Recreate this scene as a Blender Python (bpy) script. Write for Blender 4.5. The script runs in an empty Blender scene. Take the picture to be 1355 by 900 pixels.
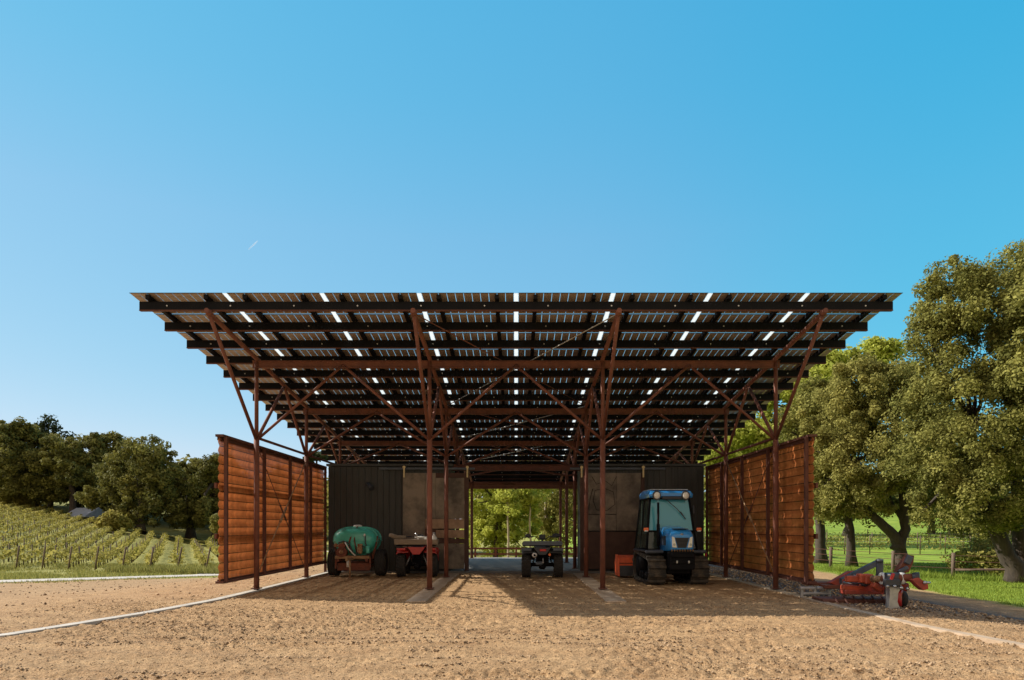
import bpy, bmesh, math, random
import numpy as np
from mathutils import Vector, Matrix
R = math.radians
scene = bpy.context.scene
C = scene.collection
random.seed(7)

# ------------------------------------------------------------------ camera, sky, sun, exposure
F = 920.0            # focal length in pixels of the 1355 px wide photograph
VU, VV = 683.0, 696.0
EYE = 1.5
cam_d = bpy.data.cameras.new('camera')
cam = bpy.data.objects.new('camera', cam_d); C.objects.link(cam)
cam.location = (0, 0, EYE); cam.rotation_euler = (R(90), 0, 0)
cam_d.sensor_width = 36; cam_d.lens = F / 1355 * 36
cam_d.shift_x = -5.5 / 1355; cam_d.shift_y = 246 / 1355
cam_d.clip_start = 0.05; cam_d.clip_end = 6000
scene.camera = cam

SUN_EL, SUN_AZ = R(36.6), R(76)          # azimuth measured from +Y towards -X
sd = Vector((-math.sin(SUN_AZ) * math.cos(SUN_EL), math.cos(SUN_AZ) * math.cos(SUN_EL), math.sin(SUN_EL)))
w = bpy.data.worlds.new('World'); scene.world = w; w.use_nodes = True
nt = w.node_tree; nt.nodes.clear()
sky = nt.nodes.new('ShaderNodeTexSky'); sky.sky_type = 'NISHITA'; sky.sun_disc = False
sky.sun_elevation = SUN_EL; sky.sun_rotation = -SUN_AZ
sky.altitude = 300; sky.air_density = 1.0; sky.dust_density = 0.1; sky.ozone_density = 1.6
# the clear sky of the photograph is a flatter, more cyan blue than the raw sky model: one response curve per channel
sep = nt.nodes.new('ShaderNodeSeparateColor'); com = nt.nodes.new('ShaderNodeCombineColor'); nt.links.new(sky.outputs[0], sep.inputs[0])
for ch, gm, k in ((0, 1.0, 0.55), (1, 0.38, 1.83), (2, 0.20, 3.02)):
    pw = nt.nodes.new('ShaderNodeMath'); pw.operation = 'POWER'; pw.inputs[1].default_value = gm; nt.links.new(sep.outputs[ch], pw.inputs[0])
    ml = nt.nodes.new('ShaderNodeMath'); ml.operation = 'MULTIPLY'; ml.inputs[1].default_value = k; nt.links.new(pw.outputs[0], ml.inputs[0])
    
    if ch == 0: red_out = ml.outputs[0]
    nt.links.new(ml.outputs[0], com.inputs[ch])
# the zenith keeps the raw sky; the unseen southern sky is brightened with added warm fill light
tcw = nt.nodes.new('ShaderNodeTexCoord'); sxyz = nt.nodes.new('ShaderNodeSeparateXYZ'); nt.links.new(tcw.outputs['Generated'], sxyz.inputs[0])
def wramp(sock, a, b):
    r = nt.nodes.new('ShaderNodeMapRange'); r.interpolation_type = 'SMOOTHSTEP'; r.inputs['From Min'].default_value = a; r.inputs['From Max'].default_value = b
    nt.links.new(sock, r.inputs['Value']); return r.outputs[0]
def wmix(f, a, b):
    x = nt.nodes.new('ShaderNodeMix'); x.data_type = 'RGBA'; nt.links.new(f, x.inputs[0])
    for s_, q in ((a, 6), (b, 7)):
        if isinstance(s_, tuple): x.inputs[q].default_value = s_
        else: nt.links.new(s_, x.inputs[q])
    return x.outputs[2]
zr = nt.nodes.new('ShaderNodeValToRGB'); nt.links.new(sxyz.outputs[2], zr.inputs[0])
el_ = zr.color_ramp.elements; el_[0].position = 0.0; el_[1].position = 0.64
for pos, val in ((0.2, 0.55), (0.38, 0.72), (0.52, 0.46)): el_.new(pos)
for e_, val in zip(el_, (0.50, 0.54, 0.60, 0.47, 0.42)): e_.color = (val, val, val, 1)
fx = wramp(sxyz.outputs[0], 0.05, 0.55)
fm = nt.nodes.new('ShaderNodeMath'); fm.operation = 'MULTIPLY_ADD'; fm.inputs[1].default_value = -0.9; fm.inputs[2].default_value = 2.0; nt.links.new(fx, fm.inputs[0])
fz = nt.nodes.new('ShaderNodeMath'); fz.operation = 'MULTIPLY'; nt.links.new(zr.outputs[0], fz.inputs[0]); nt.links.new(fm.outputs[0], fz.inputs[1])
fr = nt.nodes.new('ShaderNodeMath'); fr.operation = 'MULTIPLY'; nt.links.new(fz.outputs[0], fr.inputs[0]); nt.links.new(red_out, fr.inputs[1]); nt.links.new(fr.outputs[0], com.inputs[0])
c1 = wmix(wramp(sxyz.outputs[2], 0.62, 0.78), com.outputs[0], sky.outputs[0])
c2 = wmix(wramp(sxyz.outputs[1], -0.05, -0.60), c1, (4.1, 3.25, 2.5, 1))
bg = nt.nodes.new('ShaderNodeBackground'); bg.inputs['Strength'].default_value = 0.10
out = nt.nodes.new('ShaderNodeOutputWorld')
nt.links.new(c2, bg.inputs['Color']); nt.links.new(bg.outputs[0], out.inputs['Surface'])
sl = bpy.data.lights.new('sun', 'SUN'); sl.energy = 3.5; sl.angle = R(0.53); sl.color = (1.0, 0.92, 0.80)
so = bpy.data.objects.new('sun', sl); C.objects.link(so); so.location = sd * 60
so.rotation_euler = sd.to_track_quat('Z', 'Y').to_euler()
vs = scene.view_settings
vs.view_transform = 'Standard'; vs.look = 'None'; vs.gamma = 1; vs.use_curve_mapping = False; vs.exposure = 1.0
scene.cycles.max_bounces = 8; scene.cycles.transparent_max_bounces = 16

# ------------------------------------------------------------------ helpers
def at(u, v, Y):
    return Vector(((u - VU) * Y / F, Y, EYE - (v - VV) * Y / F))

def tag(o, label=None, cat=None, group=None, kind=None):
    if label: o['label'] = label
    if cat: o['category'] = cat
    if group: o['group'] = group
    if kind: o['kind'] = kind
    return o

def thing(name, label, cat, loc=(0, 0, 0), rz=0, group=None):
    o = bpy.data.objects.new(name, None); C.objects.link(o)
    o.location = loc; o.rotation_euler = (0, 0, rz); o.empty_display_size = 0.2
    return tag(o, label, cat, group)

def link(name, me, parent=None, world=False):
    o = bpy.data.objects.new(name, me); C.objects.link(o)
    if parent is not None:
        o.parent = parent
        if world: o.matrix_parent_inverse = Matrix.Translation(-Vector(parent.location))
    return o

class MB:
    def __init__(s): s.bm = bmesh.new()
    def _new(s, f0, mi, smooth):
        for f in s.bm.faces:
            if f.index == -1 or f.tag is False:
                pass
    def box(s, c, d, rot=None, bev=0.0, mi=0, seg=1):
        m = Matrix.Translation(c)
        if rot is not None: m = m @ (rot.to_4x4() if isinstance(rot, Matrix) else rot.to_matrix().to_4x4())
        r = bmesh.ops.create_cube(s.bm, size=1.0)
        vs_ = r['verts']
        for v in vs_: v.co = Vector((v.co.x * d[0], v.co.y * d[1], v.co.z * d[2]))
        fs = set(f for v in vs_ for f in v.link_faces)
        if bev > 0:
            es = list(set(e for v in vs_ for e in v.link_edges))
            rr = bmesh.ops.bevel(s.bm, geom=es, offset=bev, segments=seg, affect='EDGES', profile=0.6)
            allv = set(rr['verts']) | set(v for v in vs_ if v.is_valid)
            fs = set(f for v in allv for f in v.link_faces)
            vs_ = list(set(v for f in fs for v in f.verts))
        for f in fs: f.material_index = mi
        for v in vs_: v.co = m @ v.co
        return vs_
    def path(s, pts, rad, n=8, mi=0, cap=True, smooth=True):
        pts = [Vector(p) for p in pts]
        if not hasattr(rad, '__len__'): rad = [rad] * len(pts)
        rings = []; up = None
        for i, p in enumerate(pts):
            if i == 0: t = pts[1] - p
            elif i == len(pts) - 1: t = p - pts[i - 1]
            else: t = (pts[i + 1] - p).normalized() + (p - pts[i - 1]).normalized()
            t.normalize()
            if up is None:
                up = Vector((0, 0, 1)) if abs(t.z) < 0.9 else Vector((1, 0, 0))
            a = t.cross(up).normalized(); b = a.cross(t).normalized(); up = b
            rings.append([s.bm.verts.new(p + (a * math.cos(2 * math.pi * k / n) + b * math.sin(2 * math.pi * k / n)) * rad[i]) for k in range(n)])
        for i in range(len(rings) - 1):
            for k in range(n):
                f = s.bm.faces.new((rings[i][k], rings[i][(k + 1) % n], rings[i + 1][(k + 1) % n], rings[i + 1][k]))
                f.material_index = mi; f.smooth = smooth
        if cap:
            for rg in (rings[0][::-1], rings[-1]):
                f = s.bm.faces.new(rg); f.material_index = mi
    def tube(s, p, q, r, n=8, mi=0, r2=None):
        s.path([p, q], [r, r if r2 is None else r2], n, mi)
    def lathe(s, prof, c=(0, 0, 0), axis='X', n=20, mi=0, closed=False):
        c = Vector(c); rings = []
        for (r, h) in prof:
            ring = []
            for k in range(n):
                a = 2 * math.pi * k / n; x, y = r * math.cos(a), r * math.sin(a)
                p = {'X': (h, x, y), 'Y': (y, h, x), 'Z': (x, y, h)}[axis]
                ring.append(s.bm.verts.new(c + Vector(p)))
            rings.append(ring)
        m = len(rings)
        for i in range(m if closed else m - 1):
            for k in range(n):
                f = s.bm.faces.new((rings[i][k], rings[i][(k + 1) % n], rings[(i + 1) % m][(k + 1) % n], rings[(i + 1) % m][k]))
                f.material_index = mi; f.smooth = True
        if not closed:
            for rg in (rings[0][::-1], rings[-1]):
                f = s.bm.faces.new(rg); f.material_index = mi
    def ell(s, c, d, mi=0, n=16, m=10, p=1.0):
        c = Vector(c); rings = []
        def pw(x): return math.copysign(abs(x) ** p, x)
        for i in range(1, m):
            th = math.pi * i / m
            rings.append([s.bm.verts.new(c + Vector((d[0] * pw(math.sin(th)) * pw(math.cos(2 * math.pi * k / n)), d[1] * pw(math.sin(th)) * pw(math.sin(2 * math.pi * k / n)), d[2] * pw(math.cos(th))))) for k in range(n)])
        a = s.bm.verts.new(c + Vector((0, 0, d[2]))); b = s.bm.verts.new(c - Vector((0, 0, d[2])))
        for k in range(n):
            fs = [s.bm.faces.new((a, rings[0][k], rings[0][(k + 1) % n])), s.bm.faces.new((b, rings[-1][(k + 1) % n], rings[-1][k]))]
            for i in range(len(rings) - 1):
                fs.append(s.bm.faces.new((rings[i][k], rings[i + 1][k], rings[i + 1][(k + 1) % n], rings[i][(k + 1) % n])))
            for f in fs: f.material_index = mi; f.smooth = True
    def prism(s, poly, axis, a, b, mi=0, bev=0):
        # poly: 2D points; axis 'X' -> (y,z), 'Y' -> (x,z), 'Z' -> (x,y); extruded from a to b
        def P(p, h): return {'X': (h, p[0], p[1]), 'Y': (p[0], h, p[1]), 'Z': (p[0], p[1], h)}[axis]
        A = [s.bm.verts.new(P(p, a)) for p in poly]; B = [s.bm.verts.new(P(p, b)) for p in poly]
        n = len(poly); fs = [s.bm.faces.new(A[::-1]), s.bm.faces.new(B)]
        for k in range(n): fs.append(s.bm.faces.new((A[k], A[(k + 1) % n], B[(k + 1) % n], B[k])))
        for f in fs: f.material_index = mi
        if bev > 0:
            es = list(set(e for f in fs for e in f.edges))
            rr = bmesh.ops.bevel(s.bm, geom=es, offset=bev, segments=2, affect='EDGES', profile=0.6)
            for f in rr['faces']: f.material_index = mi
        return A + B
    def loft(s, secs, mi=0, cap=True, smooth=True):
        rings = [[s.bm.verts.new(p) for p in sec] for sec in secs]; n = len(secs[0])
        for i in range(len(rings) - 1):
            for k in range(n):
                f = s.bm.faces.new((rings[i][k], rings[i][(k + 1) % n], rings[i + 1][(k + 1) % n], rings[i + 1][k])); f.material_index = mi; f.smooth = smooth
        if cap:
            for rg in (rings[0][::-1], rings[-1]):
                f = s.bm.faces.new(rg); f.material_index = mi
    def build(s, name, mats, parent=None, world=False):
        bmesh.ops.recalc_face_normals(s.bm, faces=s.bm.faces)
        me = bpy.data.meshes.new(name); s.bm.to_mesh(me); s.bm.free()
        for m in (mats if isinstance(mats, (list, tuple)) else [mats]): me.materials.append(m)
        return link(name, me, parent, world)

def np_mesh(name, V, Fc, mats, parent=None, world=False, smooth=False, attr=None):
    """V (n,3); Fc (m,k) faces of equal size; attr: dict name -> per-vertex floats"""
    V = np.asarray(V, np.float32); Fc = np.asarray(Fc, np.int32)
    me = bpy.data.meshes.new(name); m, k = Fc.shape
    me.vertices.add(len(V)); me.vertices.foreach_set('co', V.ravel())
    me.loops.add(m * k); me.loops.foreach_set('vertex_index', Fc.ravel())
    me.polygons.add(m); me.polygons.foreach_set('loop_start', np.arange(0, m * k, k, dtype=np.int32))
    if smooth: me.polygons.foreach_set('use_smooth', np.ones(m, bool))
    me.update(calc_edges=True)
    for a, val in (attr or {}).items():
        at_ = me.attributes.new(a, 'FLOAT', 'POINT'); at_.data.foreach_set('value', np.asarray(val, np.float32))
    for mm in (mats if isinstance(mats, (list, tuple)) else [mats]): me.materials.append(mm)
    return link(name, me, parent, world)

def vnoise(x, y, seed=0):
    x = np.asarray(x, float); y = np.asarray(y, float)
    xi = np.floor(x).astype(np.int64); yi = np.floor(y).astype(np.int64); fx = x - xi; fy = y - yi
    fx = fx * fx * (3 - 2 * fx); fy = fy * fy * (3 - 2 * fy)
    def h(a, b):
        n = (a * 374761393 + b * 668265263 + seed * 974711) & 0x7fffffff
        n = ((n ^ (n >> 13)) * 1274126177) & 0x7fffffff
        return ((n ^ (n >> 16)) & 0xffff) / 65535.0
    return (h(xi, yi) * (1 - fx) + h(xi + 1, yi) * fx) * (1 - fy) + (h(xi, yi + 1) * (1 - fx) + h(xi + 1, yi + 1) * fx) * fy - 0.5

def sstep(a, b, x):
    t = np.clip((np.asarray(x, float) - a) / (b - a), 0, 1); return t * t * (3 - 2 * t)

# ------------------------------------------------------------------ materials
def mat(name, col, rough=0.6, metal=0.0, col2=None, scale=3.0, detail=5, bump=0.0, bscale=None, stretch=None, spec=0.5, lo=0.35, hi=0.65, coat=0.0):
    m = bpy.data.materials.new(name); m.use_nodes = True; n = m.node_tree.nodes; L = m.node_tree.links
    p = n['Principled BSDF']; p.inputs['Base Color'].default_value = (*col, 1); p.inputs['Roughness'].default_value = rough
    p.inputs['Metallic'].default_value = metal; p.inputs['Specular IOR Level'].default_value = spec; p.inputs['Coat Weight'].default_value = coat
    tc = n.new('ShaderNodeTexCoord'); mp = n.new('ShaderNodeMapping'); L.new(tc.outputs['Object'], mp.inputs[0])
    if stretch: mp.inputs['Scale'].default_value = stretch
    if col2 is not None:
        tx = n.new('ShaderNodeTexNoise'); tx.inputs['Scale'].default_value = scale; tx.inputs['Detail'].default_value = detail; tx.inputs['Roughness'].default_value = 0.65
        L.new(mp.outputs[0], tx.inputs['Vector'])
        cr = n.new('ShaderNodeValToRGB'); cr.color_ramp.elements[0].position = lo; cr.color_ramp.elements[1].position = hi
        cr.color_ramp.elements[0].color = (*col, 1); cr.color_ramp.elements[1].color = (*col2, 1)
        L.new(tx.outputs['Fac'], cr.inputs[0]); L.new(cr.outputs[0], p.inputs['Base Color'])
        rr = n.new('ShaderNodeMapRange'); rr.inputs['To Min'].default_value = max(0.05, rough - 0.1); rr.inputs['To Max'].default_value = min(1, rough + 0.15)
        L.new(tx.outputs['Fac'], rr.inputs[0]); L.new(rr.outputs[0], p.inputs['Roughness'])
    if bump:
        tb = n.new('ShaderNodeTexNoise'); tb.inputs['Scale'].default_value = bscale or scale * 4; tb.inputs['Detail'].default_value = 6
        L.new(mp.outputs[0], tb.inputs['Vector']); b = n.new('ShaderNodeBump'); b.inputs['Strength'].default_value = bump; b.inputs['Distance'].default_value = 0.02
        L.new(tb.outputs['Fac'], b.inputs['Height']); L.new(b.outputs[0], p.inputs['Normal'])
    return m

def leaf_mat(name, c1, c2, trans=0.35, rough=0.55):
    m = bpy.data.materials.new(name); m.use_nodes = True; n = m.node_tree.nodes; L = m.node_tree.links
    p = n['Principled BSDF']; p.inputs['Roughness'].default_value = 0.75; p.inputs['Specular IOR Level'].default_value = 0.12
    a = n.new('ShaderNodeAttribute'); a.attribute_name = 'tint'
    cr = n.new('ShaderNodeValToRGB'); cr.color_ramp.elements[0].color = (*c1, 1); cr.color_ramp.elements[1].color = (*c2, 1)
    L.new(a.outputs['Fac'], cr.inputs[0]); L.new(cr.outputs[0], p.inputs['Base Color'])
    t = n.new('ShaderNodeBsdfTranslucent'); L.new(cr.outputs[0], t.inputs['Color'])
    mx = n.new('ShaderNodeMixShader'); mx.inputs[0].default_value = trans
    L.new(p.outputs[0], mx.inputs[1]); L.new(t.outputs[0], mx.inputs[2]); L.new(mx.outputs[0], n['Material Output'].inputs['Surface'])
    return m

def glass_mat(name, tint, alpha):
    m = bpy.data.materials.new(name); m.use_nodes = True; n = m.node_tree.nodes; L = m.node_tree.links
    p = n['Principled BSDF']; p.inputs['Base Color'].default_value = (*tint, 1); p.inputs['Roughness'].default_value = 0.04; p.inputs['Specular IOR Level'].default_value = 0.8
    t = n.new('ShaderNodeBsdfTransparent'); t.inputs['Color'].default_value = (0.75, 0.93, 0.93, 1)
    mx = n.new('ShaderNodeMixShader'); mx.inputs[0].default_value = alpha
    L.new(p.outputs[0], mx.inputs[1]); L.new(t.outputs[0], mx.inputs[2]); L.new(mx.outputs[0], n['Material Output'].inputs['Surface'])
    return m

M = {}
M['rust_steel'] = mat('rust_steel', (0.125, 0.042, 0.028), 0.72, 0.05, (0.205, 0.072, 0.043), 4, bump=0.15)
M['rust_dark'] = mat('rust_dark', (0.075, 0.028, 0.02), 0.75, 0.05, (0.13, 0.046, 0.03), 4, bump=0.15)
M['black_steel'] = mat('black_steel', (0.005, 0.0055, 0.008), 0.55, 0.1, (0.010, 0.010, 0.012), 3, spec=0.12)
M['galv'] = mat('galvanised', (0.5, 0.5, 0.5), 0.45, 0.7, (0.38, 0.38, 0.38), 9)
M['hanger'] = mat('brass_hanger', (0.62, 0.50, 0.26), 0.45, 0.3)
M['dark_clad'] = mat('dark_cladding', (0.036, 0.040, 0.040), 0.55, 0.1, (0.06, 0.064, 0.062), 2, stretch=(1, 1, 0.2))
M['concrete'] = mat('concrete', (0.40, 0.36, 0.31), 0.85, 0, (0.55, 0.51, 0.45), 3, bump=0.3, bscale=30)
M['dusty_concrete'] = mat('dusty_concrete', (0.36, 0.26, 0.17), 0.9, 0, (0.46, 0.36, 0.26), 5, bump=0.3, bscale=30)
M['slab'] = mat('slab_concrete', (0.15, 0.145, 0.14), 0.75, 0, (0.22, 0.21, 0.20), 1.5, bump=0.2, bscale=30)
M['door_plate'] = mat('door_plate', (0.095, 0.082, 0.068), 0.7, 0.1, (0.30, 0.25, 0.195), 1.3, detail=8, bump=0.25, bscale=8, lo=0.38, hi=0.62)
M['door_rust'] = mat('door_rust', (0.07, 0.036, 0.028), 0.8, 0.1, (0.11, 0.062, 0.048), 2, bump=0.2)
M['door_light'] = mat('door_light', (0.42, 0.29, 0.19), 0.75, 0.1, (0.22, 0.14, 0.095), 2.5, bump=0.2)
M['rubber'] = mat('rubber', (0.017, 0.017, 0.018), 0.85, 0, (0.034, 0.030, 0.027), 7)
M['rim'] = mat('dusty_rim', (0.15, 0.13, 0.11), 0.5, 0.6, (0.25, 0.2, 0.15), 6)
M['teal'] = mat('teal_plastic', (0.05, 0.40, 0.32), 0.3, 0, (0.075, 0.47, 0.385), 3, coat=0.3)
M['rustred'] = mat('rusty_red', (0.20, 0.055, 0.028), 0.7, 0.1, (0.12, 0.045, 0.03), 8, bump=0.2)
M['rusty_yellow'] = mat('dusty_tan_steel', (0.34, 0.22, 0.11), 0.7, 0.1, (0.22, 0.11, 0.06), 10, bump=0.15)
M['red'] = mat('red_plastic', (0.50, 0.018, 0.018), 0.4, 0, (0.36, 0.02, 0.02), 5, coat=0.3)
M['impl_red'] = mat('implement_red', (0.40, 0.055, 0.03), 0.55, 0.0, (0.22, 0.045, 0.03), 9, bump=0.1)
M['impl_orange'] = mat('implement_orange', (0.52, 0.085, 0.032), 0.55, 0.0, (0.30, 0.06, 0.03), 9, bump=0.15)
M['black_plastic'] = mat('black_plastic', (0.030, 0.034, 0.044), 0.5, 0, (0.05, 0.054, 0.064), 5)
M['grey_plastic'] = mat('grey_plastic', (0.07, 0.09, 0.12), 0.55, 0, (0.10, 0.12, 0.15), 5)
M['dust_wood'] = mat('dusty_wood', (0.30, 0.24, 0.18), 0.85, 0, (0.20, 0.16, 0.12), 5, bump=0.3, stretch=(0.3, 2, 2))
M['white'] = mat('white_plastic', (0.75, 0.75, 0.72), 0.45, 0, (0.6, 0.6, 0.58), 6)
M['steel'] = mat('bare_steel', (0.55, 0.56, 0.58), 0.32, 0.9, (0.4, 0.4, 0.4), 12)
M['blue'] = mat('tractor_blue', (0.025, 0.27, 0.76), 0.3, 0, (0.035, 0.30, 0.78), 4, coat=0.6)
M['tail'] = mat('red_lens', (0.6, 0.015, 0.02), 0.2, 0, coat=0.5)
M['amber'] = mat('amber_lens', (0.85, 0.16, 0.02), 0.25, 0, coat=0.5)
M['lens'] = mat('clear_lens', (0.85, 0.85, 0.80), 0.12, 0.0, coat=0.8)
M['glass'] = glass_mat('cab_glass', (0.13, 0.56, 0.72), 0.30)
M['dark_glass'] = glass_mat('dark_cab_glass', (0.06, 0.075, 0.06), 0.45)
M['mower_orange'] = mat('mower_orange', (0.80, 0.125, 0.032), 0.5, 0.0, (0.62, 0.10, 0.03), 6)
M['seat'] = mat('seat_vinyl', (0.10, 0.11, 0.05), 0.6, 0, (0.14, 0.15, 0.08), 5)
M['dusty_track'] = mat('dusty_track', (0.028, 0.026, 0.024), 0.85, 0, (0.12, 0.095, 0.07), 6, lo=0.4, hi=0.75)
M['blue_grey'] = mat('blue_grey_steel', (0.06, 0.075, 0.11), 0.5, 0.4, (0.10, 0.11, 0.13), 6)
M['bark'] = mat('oak_bark', (0.040, 0.030, 0.023), 0.95, 0, (0.085, 0.064, 0.048), 5, bump=0.8, bscale=14, stretch=(1, 1, 0.35))
M['pale_bark'] = mat('pale_bark', (0.40, 0.33, 0.25), 0.9, 0, (0.25, 0.2, 0.15), 5, bump=0.5, bscale=12, stretch=(1, 1, 0.35))
M['post_wood'] = mat('weathered_post', (0.10, 0.072, 0.052), 0.9, 0, (0.17, 0.12, 0.085), 9, bump=0.4, stretch=(1, 1, 0.3))
M['grey_roof'] = mat('grey_roof', (0.35, 0.37, 0.40), 0.6, 0.1, (0.28, 0.29, 0.31), 2)
M['pale_wall'] = mat('pale_wall', (0.30, 0.29, 0.28), 0.8, 0, (0.24, 0.23, 0.22), 2)
M['leaf_oak'] = leaf_mat('leaf_oak', (0.085, 0.098, 0.022), (0.40, 0.375, 0.10), 0.34)
M['leaf_gold'] = leaf_mat('leaf_gold', (0.105, 0.112, 0.026), (0.47, 0.425, 0.12), 0.36)
M['leaf_bright'] = leaf_mat('leaf_bright', (0.26, 0.30, 0.04), (0.60, 0.62, 0.13), 0.5)
M['leaf_dark'] = leaf_mat('leaf_dark', (0.036, 0.048, 0.014), (0.31, 0.29, 0.075), 0.28)
M['leaf_pine'] = leaf_mat('leaf_pine', (0.025, 0.040, 0.018), (0.07, 0.09, 0.035), 0.2)
M['leaf_vine'] = leaf_mat('leaf_vine', (0.18, 0.17, 0.030), (0.46, 0.40, 0.11), 0.42)
M['blade'] = leaf_mat('grass_blade', (0.14, 0.20, 0.025), (0.33, 0.41, 0.07), 0.4)
M['dry_blade'] = leaf_mat('dry_grass_blade', (0.14, 0.155, 0.035), (0.38, 0.35, 0.11), 0.4)
M['stone'] = leaf_mat('pebble', (0.11, 0.07, 0.040), (0.52, 0.37, 0.23), 0.0, 0.9)

def rust_wall_mat(tl, tpar):
    m = bpy.data.materials.new('perforated_rust_sheet'); m.use_nodes = True; n = m.node_tree.nodes; L = m.node_tree.links
    p = n['Principled BSDF']; p.inputs['Roughness'].default_value = 0.85; p.inputs['Specular IOR Level'].default_value = 0.15
    tc = n.new('ShaderNodeTexCoord'); mp = n.new('ShaderNodeMapping'); mp.inputs['Scale'].default_value = (1, 0.6, 1.5); L.new(tc.outputs['Object'], mp.inputs[0])
    tx = n.new('ShaderNodeTexNoise'); tx.inputs['Scale'].default_value = 3.2; tx.inputs['Detail'].default_value = 9; tx.inputs['Roughness'].default_value = 0.62; L.new(mp.outputs[0], tx.inputs['Vector'])
    cr = n.new('ShaderNodeValToRGB'); e = cr.color_ramp.elements
    e[0].position = 0.3; e[0].color = (0.42, 0.142, 0.046, 1); e[1].position = 0.7; e[1].color = (0.68, 0.258, 0.084, 1)
    L.new(tx.outputs['Fac'], cr.inputs[0])
    # shadow of the sheet laps painted in as dark lines, and vertical run marks
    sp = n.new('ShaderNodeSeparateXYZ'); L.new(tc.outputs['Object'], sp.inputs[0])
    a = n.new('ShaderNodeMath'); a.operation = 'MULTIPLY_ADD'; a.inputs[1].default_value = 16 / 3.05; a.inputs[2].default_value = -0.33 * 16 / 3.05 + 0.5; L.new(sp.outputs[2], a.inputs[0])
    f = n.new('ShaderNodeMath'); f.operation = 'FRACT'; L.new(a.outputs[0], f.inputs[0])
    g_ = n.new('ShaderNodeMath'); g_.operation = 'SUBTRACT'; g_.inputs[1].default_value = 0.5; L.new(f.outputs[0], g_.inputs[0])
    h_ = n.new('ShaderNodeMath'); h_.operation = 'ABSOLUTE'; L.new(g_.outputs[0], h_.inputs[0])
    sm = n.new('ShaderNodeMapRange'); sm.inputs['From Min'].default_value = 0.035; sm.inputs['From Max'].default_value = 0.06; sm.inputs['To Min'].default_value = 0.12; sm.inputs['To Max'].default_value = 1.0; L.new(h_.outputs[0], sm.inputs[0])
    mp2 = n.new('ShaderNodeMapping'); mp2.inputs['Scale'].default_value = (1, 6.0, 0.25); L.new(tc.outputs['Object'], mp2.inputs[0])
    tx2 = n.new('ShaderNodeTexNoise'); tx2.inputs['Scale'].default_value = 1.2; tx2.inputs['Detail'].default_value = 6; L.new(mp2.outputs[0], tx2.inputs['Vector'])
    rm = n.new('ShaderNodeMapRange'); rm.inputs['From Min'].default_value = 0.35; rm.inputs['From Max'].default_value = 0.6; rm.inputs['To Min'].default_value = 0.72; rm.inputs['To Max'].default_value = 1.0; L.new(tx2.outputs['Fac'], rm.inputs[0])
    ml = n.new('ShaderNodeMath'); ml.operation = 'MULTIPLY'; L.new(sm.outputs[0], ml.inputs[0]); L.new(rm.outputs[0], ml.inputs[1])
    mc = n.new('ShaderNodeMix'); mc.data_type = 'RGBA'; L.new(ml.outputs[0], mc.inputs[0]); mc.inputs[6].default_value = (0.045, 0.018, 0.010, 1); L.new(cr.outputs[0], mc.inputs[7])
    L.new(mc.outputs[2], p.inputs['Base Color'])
    tr = n.new('ShaderNodeBsdfTranslucent'); L.new(mc.outputs[2], tr.inputs['Color'])
    m1 = n.new('ShaderNodeMixShader'); m1.inputs[0].default_value = tl; L.new(p.outputs[0], m1.inputs[1]); L.new(tr.outputs[0], m1.inputs[2])
    tp = n.new('ShaderNodeBsdfTransparent')
    m2 = n.new('ShaderNodeMixShader'); lw = n.new('ShaderNodeLayerWeight'); lw.inputs['Blend'].default_value = 0.5      # round holes in a sheet close up as they are seen at a slant
    fm = n.new('ShaderNodeMath'); fm.operation = 'MULTIPLY_ADD'; fm.inputs[1].default_value = -tpar; fm.inputs[2].default_value = tpar; L.new(lw.outputs['Facing'], fm.inputs[0]); L.new(fm.outputs[0], m2.inputs[0]); L.new(m1.outputs[0], m2.inputs[1]); L.new(tp.outputs[0], m2.inputs[2])
    L.new(m2.outputs[0], n['Material Output'].inputs['Surface']); return m
M['rust_wall_left'] = rust_wall_mat(0.26, 0.42); M['rust_wall_right'] = rust_wall_mat(0.46, 0.30)

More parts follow.
